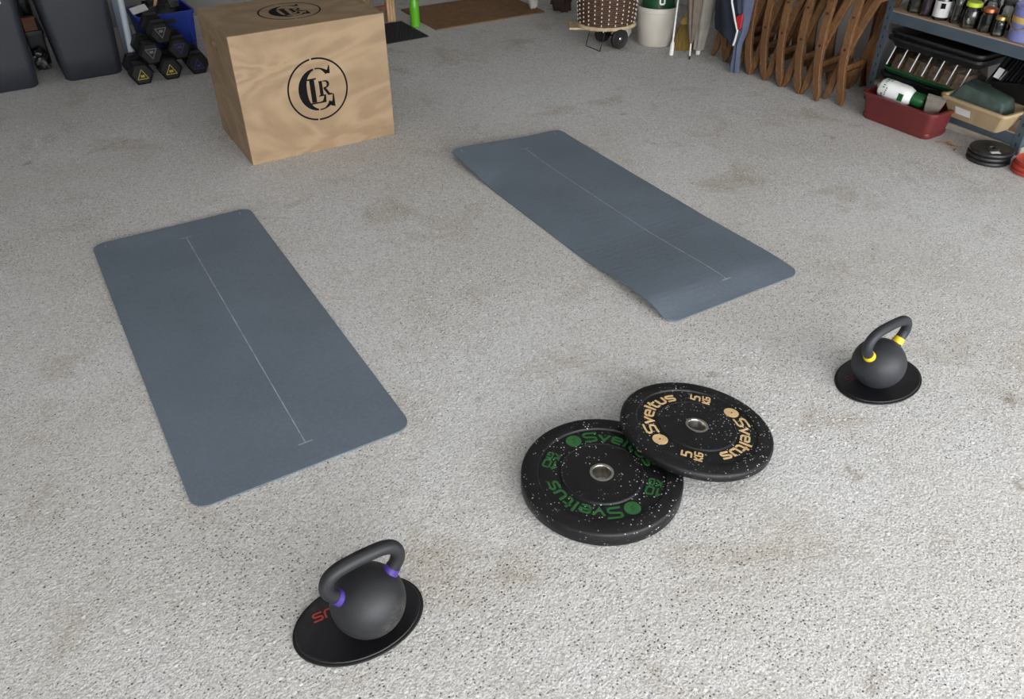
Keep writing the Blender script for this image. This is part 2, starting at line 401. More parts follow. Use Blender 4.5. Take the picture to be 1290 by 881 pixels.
def thing(name, label, cat, loc=(0, 0, 0), rot=(0, 0, 0), group=None):
    o = bpy.data.objects.new(name, None); COL.objects.link(o); o.empty_display_size = 0.05
    o.location = loc; o.rotation_euler = rot
    return tag(o, label, cat, group)
def struct(name, mb, mt, label=None):
    o = mb.build(name, mt, smooth=0); o['kind'] = 'structure'
    if label: o['label'] = label
    return o
def dup(root, loc=None, rot=None, label=None, group=None):
    r = root.copy(); COL.objects.link(r)
    if loc is not None: r.location = loc
    if rot is not None: r.rotation_euler = rot
    if label: r['label'] = label
    if group: r['group'] = group
    for ch in list(root.children):
        c = ch.copy(); COL.objects.link(c); c.parent = r
        for g in list(ch.children):
            d = g.copy(); COL.objects.link(d); d.parent = c
    return r
def crumple(rx, ry, rz, seed, amp=0.25, freq=3.0, flat=0.0, n=22, m_=14):
    # lumpy closed sack shape standing on z = 0
    mb = MB(); rings = []
    for i in range(m_ + 1):
        ph = -pi / 2 + pi * (0.04 + 0.92 * i / m_)
        ring = []
        for j in range(n):
            th = 2 * pi * j / n
            d = Vector((cos(ph) * cos(th), cos(ph) * sin(th), sin(ph)))
            d2 = Vector([math.copysign(abs(c) ** 0.7, c) for c in d])
            k = 1 + amp * noise.noise(d * freq + Vector((seed * 7.3, seed * 3.1, 0))) + amp * 0.5 * noise.noise(d * freq * 2.3 + Vector((0, seed, 5)))
            p = d2 * k
            ring.append((p.x * rx, p.y * ry, max(0.0, (p.z + 1) * rz)))
        rings.append(ring)
    return mb.loft(rings)
# stroke lettering: polylines in a unit box, widened into flat raised bars
def arcpts(cx, cy, rx, ry, a0, a1, n=8):
    return [(cx + rx * cos(radians(a0 + (a1 - a0) * i / n)), cy + ry * sin(radians(a0 + (a1 - a0) * i / n))) for i in range(n + 1)]
GLY = {  # (advance width, strokes) on a cap height of 1
 'S': (0.98, [[(0.9, 1.0), (0.18, 1.0), (0.04, 0.9), (0.04, 0.66), (0.16, 0.55), (0.74, 0.46), (0.88, 0.36), (0.88, 0.12), (0.74, 0.0), (0.0, 0.0)]]),
 'v': (0.78, [[(0.02, 0.7), (0.36, 0.02), (0.70, 0.7)]]),
 'e': (0.82, [[(0.04, 0.36), (0.72, 0.36), (0.72, 0.56), (0.60, 0.7), (0.16, 0.7), (0.04, 0.58), (0.04, 0.12), (0.16, 0.0), (0.7, 0.0)]]),
 'l': (0.26, [[(0.1, 1.0), (0.1, 0.0)]]),
 't': (0.58, [[(0.14, 0.95), (0.14, 0.12), (0.26, 0.0), (0.5, 0.0)], [(0.0, 0.68), (0.5, 0.68)]]),
 'u': (0.82, [[(0.04, 0.7), (0.04, 0.12), (0.16, 0.0), (0.58, 0.0), (0.70, 0.12), (0.70, 0.7)]]),
 's': (0.78, [[(0.70, 0.7), (0.14, 0.7), (0.04, 0.62), (0.04, 0.46), (0.14, 0.37), (0.58, 0.34), (0.68, 0.25), (0.68, 0.10), (0.58, 0.0), (0.0, 0.0)]]),
 'r': (0.5, [[(0.06, 0.0), (0.06, 0.58), (0.18, 0.7), (0.46, 0.7)]]),
 '1': (0.5, [[(0.0, 0.72), (0.30, 1.0), (0.30, 0.0)]]),
 '0': (0.9, [[(0.2, 1.0), (0.64, 1.0), (0.78, 0.86), (0.78, 0.14), (0.64, 0.0), (0.2, 0.0), (0.06, 0.14), (0.06, 0.86), (0.2, 1.0)]]),
 '5': (0.9, [[(0.78, 1.0), (0.1, 1.0), (0.08, 0.56), (0.62, 0.56), (0.78, 0.42), (0.78, 0.14), (0.62, 0.0), (0.04, 0.0)]]),
 'K': (0.94, [[(0.1, 1.0), (0.1, 0.0)], [(0.8, 1.0), (0.16, 0.5), (0.82, 0.0)]]),
 'G': (0.94, [[(0.82, 1.0), (0.2, 1.0), (0.06, 0.86), (0.06, 0.14), (0.2, 0.0), (0.66, 0.0), (0.8, 0.14), (0.8, 0.5), (0.46, 0.5)]]),
 'O': (0.9, [[(0.2, 1.0), (0.64, 1.0), (0.78, 0.86), (0.78, 0.14), (0.64, 0.0), (0.2, 0.0), (0.06, 0.14), (0.06, 0.86), (0.2, 1.0)]]),
}
def strokes_of(text, gap=0.1):
    x = 0; out = []
    for ch in text:
        w, st = GLY[ch]
        for s in st: out.append([(x + a, b) for a, b in s])
        x += w + gap
    return out, x - gap
def ribbon(mb, path, w, z0, z1, fmap):
    # widen a polyline; each point is mapped by fmap to the plate / panel surface
    P = []
    for a, b in zip(path[:-1], path[1:]):
        k = max(1, int(hypot(b[0] - a[0], b[1] - a[1]) / 0.25))
        P += [(a[0] + (b[0] - a[0]) * i / k, a[1] + (b[1] - a[1]) * i / k) for i in range(k)]
    P.append(path[-1]); n = len(P); Lp, Rp = [], []
    for i in range(n):
        d0 = Vector((P[i][0] - P[i - 1][0], P[i][1] - P[i - 1][1])) if i else None
        d1 = Vector((P[i + 1][0] - P[i][0], P[i + 1][1] - P[i][1])) if i < n - 1 else None
        if d0 is None: d0 = d1
        if d1 is None: d1 = d0
        d0 = d0.normalized(); d1 = d1.normalized()
        n0 = Vector((-d0.y, d0.x)); n1 = Vector((-d1.y, d1.x)); q = n0 + n1
        q = q.normalized() if q.length > 1e-6 else n0
        k = (w / 2) / max(0.45, q.dot(n0))
        e = Vector(P[i])
        if i == 0: e = e - d1 * w * 0.3
        if i == n - 1: e = e + d0 * w * 0.3
        Lp.append(fmap(e.x + q.x * k, e.y + q.y * k)); Rp.append(fmap(e.x - q.x * k, e.y - q.y * k))
    v = []; f = []
    for i in range(n):
        v += [(*Lp[i], z0), (*Rp[i], z0), (*Lp[i], z1), (*Rp[i], z1)]
    for i in range(n - 1):
        a, b = 4 * i, 4 * i + 4
        f += [(a + 2, a + 3, b + 3, b + 2), (a, a + 2, b + 2, b), (a + 3, a + 1, b + 1, b + 3)]
    e = 4 * (n - 1)
    f += [(0, 1, 3, 2), (e, e + 2, e + 3, e + 1)]
    mb.add(v, f)

# ---------------------------------------------------------------- the garage
TW = 0.14
struct('floor', MB().box(((X0 + X1) / 2, (Y0 - 0.15 + Y1) / 2, -0.06), (X1 - X0, Y1 - Y0 + 0.15, 0.12)), 'floor', 'speckled light grey concrete garage floor')
struct('ceiling', MB().box(((X0 + X1) / 2, (Y0 + Y1) / 2, ZC + 0.06), (X1 - X0 + 2 * TW, Y1 - Y0 + 2 * TW, 0.12)), 'ceiling')
struct('wall_left', MB().box((X0 - TW / 2, (Y0 + Y1) / 2, ZC / 2), (TW, Y1 - Y0 + 2 * TW, ZC)), 'plaster')
struct('wall_right', MB().box((X1 + TW / 2, (Y0 + Y1) / 2, ZC / 2), (TW, Y1 - Y0 + 2 * TW, ZC)), 'plaster')
struct('wall_back', MB().box(((X0 + X1) / 2, Y1 + TW / 2, ZC / 2), (X1 - X0, TW, ZC)), 'block', 'grey back wall, toned darker to dim the rear of the garage')
wf = MB()
wf.box(((X0 + DX0) / 2, Y0 - TW / 2, ZC / 2), (DX0 - X0, TW, ZC))
wf.box(((X1 + DX1) / 2, Y0 - TW / 2, ZC / 2), (X1 - DX1, TW, ZC))
wf.box(((DX0 + DX1) / 2, Y0 - TW / 2, (ZC + DZ) / 2), (DX1 - DX0, TW, ZC - DZ))
struct('wall_front', wf, 'plaster')
struct('ground', MB().box(((X0 + X1) / 2, Y0 - 0.15 - 6, -0.07), (26, 12, 0.12)), 'drive', 'pale driveway outside the garage')

# ---------------------------------------------------------------- exercise mats
def mat_sheet(W, L, r, zf, thick=0.0045, nx=22, ny=84):
    e_ = [r * (1 - cos(pi / 2 * k / 10)) / L for k in range(10)]
    ROWS = e_ + [r / L + (1 - 2 * r / L) * k / 70 for k in range(71)] + [1 - x for x in reversed(e_)]
    ny = len(ROWS) - 1
    mb = MB(); top = []; bot = []
    for j in range(ny + 1):
        t = j / ny; y = ROWS[j] * L
        e = min(y, L - y)
        ins = 0 if e >= r else r - sqrt(max(0, r * r - (r - e) ** 2))
        for i in range(nx + 1):
            x = ins + (W - 2 * ins) * i / nx
            z = zf(x / W, y / L)
            top.append((x, y, z + thick)); bot.append((x, y, z))
    w = nx + 1; f = []; o = len(top)
    for j in range(ny):
        for i in range(nx):
            a = j * w + i
            f.append((a, a + 1, a + w + 1, a + w)); f.append((o + a, o + a + w, o + a + w + 1, o + a + 1))
    edge = [i for i in range(w)] + [j * w + nx for j in range(1, ny + 1)] + [ny * w + i for i in range(nx - 1, -1, -1)] + [j * w for j in range(ny - 1, 0, -1)]
    for a, b in zip(edge, edge[1:] + edge[:1]): f.append((a, o + a, o + b, b))
    return mb.add(top + bot, f)
def mat_line(x0, x1, y0, y1, W, L, zf, thick=0.0045, n=40):
    mb = MB(); v = []; f = []
    for i in range(n + 1):
        y = y0 + (y1 - y0) * i / n
        for x in (x0, x1): v.append((x, y, zf(x / W, y / L) + thick + 0.0004))
    for i in range(n): f.append((2 * i, 2 * i + 1, 2 * i + 3, 2 * i + 2))
    return mb.add(v, f)
def smst(a, b, x):
    t = max(0, min(1, (x - a) / (b - a))); return t * t * (3 - 2 * t)
def bump1(x, c, w): return math.exp(-((x - c) / w) ** 2)
def zf_a(u, v): return 0.0008 + 0.004 * smst(0.93, 1.0, v) * (0.4 + 0.6 * bump1(u, 0, 0.4))
def zf_b(u, v):
    e = 0.25 + 0.75 * (1 - u) ** 1.0
    z = 0.032 * smst(0.36, 0.085, v) * smst(-0.01, 0.085, v) * e
    z += 0.034 * smst(0.72, 1.0, v) * bump1(u, 0, 0.55) + 0.004 * smst(0.95, 1.0, v)
    z += 0.0006 * (1 + sin(v * 46 + u * 1.2)) * smst(0.16, 0.25, v) * 0.5
    return 0.0008 + z
for (loc, zf, mk, lab, cx) in (((0.034, 1.752, 0), zf_a, 'mat_a', 'flat slate grey exercise mat in front of the wooden box', 0.352),
                           ((1.702, 1.765, 0), zf_b, 'mat_b', 'slate grey exercise mat with curled wavy front end beside the folded chairs', 0.36)):
    W, L = 0.656, 1.685
    t = thing('exercise_mat', lab, 'mat', loc)
    o = mat_sheet(W, L, 0.05, zf).build('sheet', mk, t, smooth=60)
    mat_line(cx - 0.0017, cx + 0.0017, 0.10, L - 0.13, W, L, zf).build('centre_line', 'mat_line', t, smooth=0)
    for y in (0.10, L - 0.13):
        mat_line(cx - 0.022, cx + 0.022, y - 0.002, y + 0.002, W, L, zf, n=1).build('tick_mark', 'mat_line', t, smooth=0)
    for x in (0.05, W - 0.05):
        mat_line(x - 0.002, x + 0.002, L - 0.045, L - 0.025, W, L, zf, n=1).build('tick_mark', 'mat_line', t, smooth=0)

# ---------------------------------------------------------------- bumper plates
def bumper_plate(name, label, loc, rot, t, num, letter, spin):
    root = thing(name, label, 'weight plate', loc, rot)
    R = 0.225; rec = min(0.006, t * 0.16)
    prof = [(0.0335, 0.004), (0.10, 0.003), (0.20, 0.003), (0.214, 0.0), (0.2215, 0.002), (R, 0.007), (R, t - 0.008), (0.2225, t - 0.003), (0.2175, t),
            (0.183, t), (0.1795, t - 0.0005), (0.177, t - rec), (0.1185, t - rec), (0.116, t - 0.0015), (0.1135, t - 0.0005), (0.1115, t - 0.002), (0.0335, t - 0.0025)]
    MB().lathe(prof, 96, close=True).build('rubber_disc', 'rubber', root, smooth=35)
    MB().lathe([(0.0335, 0.003), (0.0335, t - 0.0008), (0.031, t - 0.0002), (0.0268, t - 0.001), (0.0252, t - 0.004), (0.0252, 0.003)], 48, close=True).build('steel_bush', 'steel', root)
    z0, z1 = t - rec - 0.0005, t - rec + 0.0018
    sp = radians(spin)
    H = 0.034; r0 = 0.130; w = 0.17
    for k in range(2):
        off = sp + k * pi
        word = MB(); st, wid = strokes_of('Sveltus', 0.16)
        a_start = radians(126.5); a_end = radians(33)
        sc = (a_start - a_end) * 0.147 / wid
        def fm(x, y, off=off, sc=sc):
            a = a_start - x * sc / 0.147 + off; r = r0 + y * H
            return (r * cos(a), r * sin(a))
        for s in st: ribbon(word, s, w, z0, z1, fm)
        word.build('lettering', letter, root, smooth=0)
        a = radians(139.5) + off; c = (0.147 * cos(a), 0.147 * sin(a))
        d = MB().prism([(c[0] + 0.0225 * cos(2 * pi * i / 32), c[1] + 0.0225 * sin(2 * pi * i / 32)) for i in range(32)], z0, z1).build('logo_disc', letter, root, smooth=0)
        mk = MB(); qa = a - pi / 2
        def fd(x, y):
            return (c[0] + (x * cos(qa) - y * sin(qa)) * 0.011, c[1] + (x * sin(qa) + y * cos(qa)) * 0.011)
        if num == '10':
            ribbon(mk, [(0.7, 0.5), (0.1, 0.75), (-0.2, 0.35), (0.35, -0.1), (0.1, -0.55), (-0.6, -0.6)], 0.14, z1 - 0.0002, z1 + 0.0003, fd)
        else:
            ribbon(mk, [(0.0, 0.25), (0.12, -0.2)], 0.34, z1 - 0.0002, z1 + 0.0003, fd)
            ribbon(mk, [(-0.5, -0.5), (-0.1, -0.62)], 0.08, z1 - 0.0002, z1 + 0.0003, fd)
        mk.build('logo_mark', 'black_mark', d, smooth=0)
        # weight figures: the same way up on both sides
        cx = 0.147 * (1 if k == 0 else -1)
        for txt, hh, cy, ww in ((num, 0.027, 0.003, 0.19), ('KG', 0.0215, -0.0275, 0.21)):
            st, wid = strokes_of(txt, 0.16); lt = MB()
            sx = {'10': 0.0265, '5': 0.027, 'KG': 0.0192}[txt]
            def fk(x, y, wid=wid, hh=hh, cy=cy, sx=sx, cx=cx):
                px, py = cx + (x - wid / 2) * sx, cy + y * hh
                return (px * cos(sp) - py * sin(sp), px * sin(sp) + py * cos(sp))
            for s in st: ribbon(lt, s, ww, z0, z1, fk)
            lt.build('lettering', letter, root, smooth=0)
    return root
bumper_plate('bumper_plate', 'speckled black rubber bumper plate with green 10 KG lettering, flat on the floor', (1.039, 1.263, 0), (0, 0, 0), 0.0485, '10', 'green_letter', 128)
nrm = Vector((0.145, 0.019, 1)).normalized()
q = Vector((0, 0, 1)).rotation_difference(nrm)
lo5 = Vector((1.383, 1.264, 0.062)) - nrm * 0.030
lo5.z = 0.214 * hypot(nrm.x, nrm.y) + 0.0009
bumper_plate('bumper_plate', 'speckled black rubber bumper plate with cream 5 KG lettering, leaning on the other plate', lo5, q.to_euler(), 0.030, '5', 'cream_letter', 43)

# ---------------------------------------------------------------- sliders and kettlebells
def slider(loc, rz, label, ink='red_print'):
    t = thing('slider_disc', label, 'slider disc', loc, (0, 0, rz))
    A, B = 0.1585, 0.1155
    MB().lathe([(0.965, 0.0), (1.0, 0.0025), (0.995, 0.0055), (0.975, 0.0065), (0.95, 0.006)], 72, sx=A, sy=B).build('base', 'slider_base', t)
    MB().lathe([(0.945, 0.006), (0.955, 0.008), (0.945, 0.0098), (0.92, 0.0102), (0.90, 0.0092), (0.0001, 0.0090)], 72, sx=A, sy=B, caps=(True, False)).build('top_plate', 'slider', t)
    st, wid = strokes_of('sr', 0.1); lt = MB()
    for s in st: ribbon(lt, s, 0.15, 0.0090, 0.0094, lambda x, y: (-0.097 + x * 0.031, 0.036 + y * 0.030))
    lt.build('lettering', ink, t, smooth=0)
    return t
slider((0.287, 1.203, 0), -0.06, 'black oval slider disc with red lettering under the purple-banded kettlebell')
slider((2.081, 1.172, 0), 0.02, 'black oval slider disc under the yellow-banded kettlebell', 'red_dull')
def kettlebell(label, loc, rz, R, a, zb, aw, zt, tr, iron, band):
    t = thing('kettlebell', label, 'kettlebell', loc, (0, 0, rz))
    zc = R * 0.955
    prof = [(0.0001, 0.0)]
    a0 = math.asin(-zc / R)
    for i in range(37):
        ph = a0 + (pi / 2 - a0) * i / 36
        prof.append((max(0.0001, R * cos(ph)), zc + R * sin(ph)))
    MB().lathe(prof, 56, caps=(False, False)).build('ball', iron, t, smooth=50)
    # handle centre line in the x-z plane
    ctrl = [(-a * 0.80, zc + (zb - zc) * 0.62), (-a, zb), (-aw * 0.985, zb + (zt - zb) * 0.42), (-aw * 1.02, zb + (zt - zb) * 0.74), (-aw * 0.90, zt + 0.003), (-aw * 0.62, zt + 0.016), (-aw * 0.2, zt + 0.0195)]
    ctrl = ctrl + [(-x, z) for x, z in reversed(ctrl)]
    path = []
    for i in range(len(ctrl) - 1):
        p0, p1, p2, p3 = ctrl[max(0, i - 1)], ctrl[i], ctrl[i + 1], ctrl[min(len(ctrl) - 1, i + 2)]
        for k in range(6):
            u = k / 6
            path.append(tuple(0.5 * (2 * p1[c] + (p2[c] - p0[c]) * u + (2 * p0[c] - 5 * p1[c] + 4 * p2[c] - p3[c]) * u * u + (3 * p1[c] - p0[c] - 3 * p2[c] + p3[c]) * u ** 3) for c in (0, 1)))
    path.append(ctrl[-1])
    P3 = [(x, 0, z) for x, z in path]; n = len(P3)
    rad = []
    for i in range(n):
        e = min(i, n - 1 - i)
        rad.append(tr * (1.22 - 0.22 * smst(3, 9, e)))
    MB().tube(P3, rad, 20).build('handle', iron, t, smooth=60)
    for sl in (slice(6, 10), slice(n - 10, n - 6)):
        MB().tube(P3[sl], [r + 0.0014 for r in rad[sl]], 24).build('colour_band', band, t, smooth=60)
    return t
kettlebell('black kettlebell with purple bands on the handle', (0.309, 1.176, 0.0095), 0.05, 0.0875, 0.0615, 0.138, 0.085, 0.214, 0.0168, 'iron_a', 'purple')
kettlebell('charcoal kettlebell with yellow bands on the handle', (2.044, 1.166, 0.0095), 0.04, 0.0815, 0.0655, 0.131, 0.091, 0.203, 0.0155, 'iron_b', 'yellow')

# ---------------------------------------------------------------- plyometric box
BW, BD, BH, TP = 0.756, 0.556, 0.612, 0.018
box = thing('plyo_box', 'tan plywood plyometric jump box with black circular stencils', 'box', (0.842, 3.876, 0), (0, 0, -0.007))
fp = MB().box((BW / 2, TP / 2, BH / 2), (BW, TP, BH)).build('front_panel', 'ply', box, smooth=0, bevel=0.0025)
MB().box((BW / 2, BD - TP / 2, BH / 2), (BW, TP, BH)).build('back_panel', 'ply', box, smooth=0, bevel=0.0025)
tp = MB().box((BW / 2, BD / 2, BH - TP / 2), (BW - 2 * TP - 0.001, BD - 2 * TP - 0.001, TP)).build('top_panel', 'ply', box, smooth=0, bevel=0.0015)
MB().box((BW / 2, BD / 2, TP / 2), (BW - 2 * TP - 0.002, BD - 2 * TP - 0.002, TP)).build('bottom_panel', 'ply', box, smooth=0)
MB().box((BW - TP / 2, BD / 2, BH / 2), (TP, BD - 2 * TP - 0.001, BH)).build('side_panel', 'ply', box, smooth=0, bevel=0.0015)
# left side panel with an oval hand hole
def holed_panel(y0, y1, z0, z1, cy, cz, ry, rz_, x0, x1):
    mb = MB(); n = 32; outer = []; inner = []
    for i in range(n):
        a = 2 * pi * i / n; c, s = cos(a), sin(a)
        inner.append((cy + ry * c, cz + rz_ * s))
        k = min(((y1 - cy) / c if c > 1e-9 else (y0 - cy) / c if c < -1e-9 else 9e9), ((z1 - cz) / s if s > 1e-9 else (z0 - cz) / s if s < -1e-9 else 9e9))
        outer.append([cy + k * c, cz + k * s])
    for yy, zz in ((y0, z0), (y1, z0), (y1, z1), (y0, z1)):     # snap nearest ray to each corner
        j = min(range(n), key=lambda i: abs(atan2(sin(atan2(zz - cz, yy - cy) - 2 * pi * i / n), cos(atan2(zz - cz, yy - cy) - 2 * pi * i / n))))
        outer[j] = [yy, zz]
    v = []; f = []
    for x in (x0, x1):
        v += [(x, *p) for p in outer] + [(x, *p) for p in inner]
    for i in range(n):
        k = (i + 1) % n
        f += [(i, k, n + k, n + i), (2 * n + i, 3 * n + i, 3 * n + k, 2 * n + k), (n + i, n + k, 3 * n + k, 3 * n + i), (i, 2 * n + i, 2 * n + k, k)]
    return mb.add(v, f)
holed_panel(TP + 0.0005, BD - TP - 0.0005, 0, BH, 0.294, 0.503, 0.048, 0.024, 0.0, TP).build('side_panel', 'ply', box, smooth=0)
for pnl in box.children: pass
# stencilled monogram
def stencil():
    polys = []
    def ring(r0, r1, a0, a1, n=40):
        return [(r1 * cos(radians(a0 + (a1 - a0) * i / n)), r1 * sin(radians(a0 + (a1 - a0) * i / n))) for i in range(n + 1)], [(r0 * cos(radians(a0 + (a1 - a0) * i / n)), r0 * sin(radians(a0 + (a1 - a0) * i / n))) for i in range(n + 1)]
    strips = [ring(0.945, 1.0, 98, 262), ring(0.945, 1.0, -95, 95)]
    # C: fat on the left, thin at top and bottom, beaks at the ends
    def cpart(a0, a1, n=24):
        o, i_ = [], []
        for k in range(n + 1):
            a = radians(a0 + (a1 - a0) * k / n)
            th = 0.05 + 0.23 * max(0, -cos(a)) ** 1.2
            e = max(0.0, cos(a) - 0.25) / 0.4
            th += 0.10 * min(1, e)
            ox, oy = 0.64 * cos(a), 0.68 * sin(a)
            o.append((ox, oy)); i_.append((ox - th * cos(a), oy - th * 0.85 * sin(a)))
        return o, i_
    strips += [cpart(50, 92), cpart(96, 264), cpart(268, 312)]
    polys += [[(0.30, 0.46), (0.46, 0.44), (0.47, 0.70), (0.44, 0.70), (0.40, 0.60)],
              [(0.28, -0.50), (0.42, -0.44), (0.46, -0.22), (0.50, -0.22), (0.50, -0.66), (0.46, -0.62), (0.38, -0.60)]]
    # L
    polys += [[(-0.34, 0.37), (-0.02, 0.37), (-0.02, 0.32), (-0.09, 0.32), (-0.09, -0.40), (-0.25, -0.40), (-0.25, 0.32), (-0.34, 0.32)],
              [(-0.34, -0.45), (0.22, -0.45), (0.24, -0.20), (0.19, -0.20), (0.12, -0.37), (0.06, -0.405), (-0.34, -0.405)]]
    # R
    polys += [[(0.04, 0.25), (0.16, 0.25), (0.16, -0.20), (0.20, -0.20), (0.20, -0.24), (0.0, -0.24), (0.0, -0.20), (0.05, -0.20), (0.05, 0.21), (0.04, 0.21)],
              [(0.18, 0.0), (0.27, 0.0), (0.37, -0.18), (0.46, -0.20), (0.46, -0.24), (0.31, -0.24), (0.19, -0.04)]]
    bowl_o = [(0.18, 0.25)] + arcpts(0.26, 0.125, 0.13, 0.125, 90, -90, 10) + [(0.18, 0.0)]
    bowl_i = [(0.18, 0.215)] + arcpts(0.25, 0.125, 0.055, 0.085, 90, -90, 10) + [(0.18, 0.035)]
    strips.append((bowl_o, bowl_i))
    return polys, strips
def stencil_mesh(T, R):
    mb = MB(); polys, strips = stencil(); k = 0.0005
    for p in polys: mb.prism([(x * R, y * R) for x, y in p], 0, k, T)
    for o, i_ in strips:
        n = len(o)
        v = [(x * R, y * R, k) for x, y in o] + [(x * R, y * R, k) for x, y in i_]
        mb.add(v, [(j, j + 1, n + j + 1, n + j) for j in range(n - 1)], T)
    return mb
LX, LZ, LR = 0.379, 0.308, 0.152
stencil_mesh(Matrix.Translation((LX, -0.0002, LZ)) @ Matrix.Rotation(radians(90), 4, 'X'), LR).build('stencil_mark', 'paint', fp, smooth=0)
stencil_mesh(Matrix.Translation((0.378, 0.272, BH + 0.0002)), LR).build('stencil_mark', 'paint', tp, smooth=0)

# ---------------------------------------------------------------- bins
def dust_bin(label, x0, x1, y, depth, h, sticker=False):
    t = thing('dustbin', label, 'bin', ((x0 + x1) / 2, y + depth / 2, 0))
    hx, hy = (x1 - x0) / 2, depth / 2; g = 0.06
    rg = [rr(hx - 0.012, hy - 0.012, 0.04, 0.0), rr(hx, hy, 0.045, 0.012)]
    for k in range(1, 7):
        z = h * k / 6; rg.append(rr(hx + g * z * 1.0, hy + g * z, 0.045, z))
    rg += [rr(hx + g * h + 0.010, hy + g * h + 0.010, 0.05, h), rr(hx + g * h + 0.010, hy + g * h + 0.010, 0.05, h + 0.03)]
    MB().loft(rg).build('body', 'bin', t, smooth=50)
    H2 = h + 0.03; a, b = hx + g * h + 0.015, hy + g * h + 0.015
    MB().loft([rr(a, b, 0.05, H2), rr(a, b, 0.05, H2 + 0.02), rr(a - 0.05, b - 0.05, 0.05, H2 + 0.05)]).build('lid', 'bin', t, smooth=50)
    if sticker:
        z = 0.50; MB().box((hx + 0.01, -(hy + g * z) - 0.0012, z), (0.075, 0.001, 0.05)).build('sticker', 'paper', t, smooth=0, rot=(0, 0, 0))
    return t
b1 = dust_bin('dark grey plastic bin with a white sticker, beside the bin next to the pole', -0.36, 0.085, 5.66, 0.5, 0.82, False)
MB().box((0.14, -0.25 - 0.06 * 0.515 - 0.0045, 0.515), (0.07, 0.001, 0.05)).build('sticker', 'paper', b1, smooth=0)
dust_bin('dark grey plastic bin next to the pale grey pole and the dumbbells', 0.235, 0.565, 5.66, 0.48, 0.82)
# things in the gap between the bins
t = thing('storage_box', 'black lidded box standing in the gap between the two grey bins', 'box', (0.16, 6.26, 0))
MB().loft([rr(0.046, 0.15, 0.012, 0.0), rr(0.052, 0.16, 0.012, 0.19)]).build('body', 'black_tray', t, smooth=50)
MB().loft([rr(0.056, 0.167, 0.012, 0.19), rr(0.056, 0.167, 0.012, 0.21)]).build('lid', 'black_tray', t, smooth=50)
tag(MB().box((0.0, 0.0, 0.04), (0.075, 0.05, 0.08)).build('wood_offcut', 'brown_block', smooth=0, bevel=0.003, loc=(0.152, 6.13, 0.2105), rot=(0, 0, 0.05)), 'small brown wooden block on the black box between the bins', 'wood')
tag(crumple(0.038, 0.07, 0.2, 3, 0.3).build('refuse_sack', 'black_bag', loc=(0.16, 6.30, 0.2105)), 'crumpled black sack added on the black box to darken the gap between the bins', 'bag')  # tall sack added to make the gap between the bins dark
tag(crumple(0.04, 0.045, 0.06, 9, 0.45).build('refuse_sack', 'black_bag', loc=(0.15, 6.02, 0)), 'small black bag on the floor between the two grey bins', 'bag')

# ---------------------------------------------------------------- pole, board, crate
pole_t = thing('metal_pole', 'pale grey round pole standing between the bin and the dumbbells', 'pole', (0.632, 5.655, 0), (0, radians(3.5), 0))
MB().lathe([(0.019, 0.004), (0.019, 1.55), (0.017, 1.56)], 20).build('tube', 'pole', pole_t)
MB().lathe([(0.0215, 0.001), (0.0215, 0.05), (0.0195, 0.052)], 20).build('foot_cap', 'tyre', pole_t)
tag(MB().box((0, 0, 0.6), (0.075, 0.02, 1.2)).build('plank', 'board_blue', smooth=0, bevel=0.003, loc=(0.665, 5.93, 0.0), rot=(0, radians(1), 0)), 'pale blue-grey board standing behind the pole', 'board')
ct = thing('storage_crate', 'bright blue plastic crate behind the pile of dumbbells', 'crate', (0.905, 5.91, 0), (0, 0, 0.03))
hx, hy, ch = 0.172, 0.15, 0.285
def open_box(hx, hy, h, th, r, flare=0.0, z0=0.0, rim=0.0, rimh=0.012, n=4):
    rg = [rr(hx - flare, hy - flare, r, z0, n), rr(hx, hy, r, h - rimh, n)]
    if rim: rg += [rr(hx + rim, hy + rim, r + rim, h - rimh, n), rr(hx + rim, hy + rim, r + rim, h, n)]
    else: rg += [rr(hx, hy, r, h, n)]
    rg += [rr(hx - th, hy - th, max(0.002, r - th / 2), h, n), rr(hx - flare - th, hy - flare - th, max(0.002, r - th / 2), z0 + th, n)]
    return MB().loft(rg)
open_box(hx, hy, ch, 0.006, 0.02, 0.02, 0.0, 0.008, 0.02).build('body', 'blue_plastic', ct, smooth=50)
MB().box((0.0, -hy + 0.003, 0.235), (0.10, 0.012, 0.026)).build('hand_slot', 'tyre', ct, smooth=0, bevel=0.006)
for sx in (-0.13, 0.13): MB().box((sx, -hy + 0.0075, 0.14), (0.012, 0.016, 0.24)).build('rib', 'blue_plastic', ct, smooth=0, bevel=0.003)
tag(crumple(0.125, 0.11, 0.16, 5, 0.3).build('black_bundle', 'black_bag', loc=(0.915, 5.93, 0.02)), 'black crumpled bag stuffed in the blue crate', 'bag')
tag(MB().box((0, 0, 0), (0.10, 0.06, 0.004)).build('paper_leaflet', 'paper', smooth=0, loc=(0.77, 5.83, 0.315), rot=(radians(24), radians(-8), 0.1)), 'white leaflet lying on the rim of the blue crate', 'paper')
tag(MB().tube([(0, 0, 0), (0.05, 0.05, 0.10), (0.09, 0.09, 0.17)], [0.008, 0.012, 0.016], 8).build('tool_shaft', 'pine', loc=(0.86, 5.86, 0.28)), 'short pale wooden handle sticking out of the blue crate', 'handle')

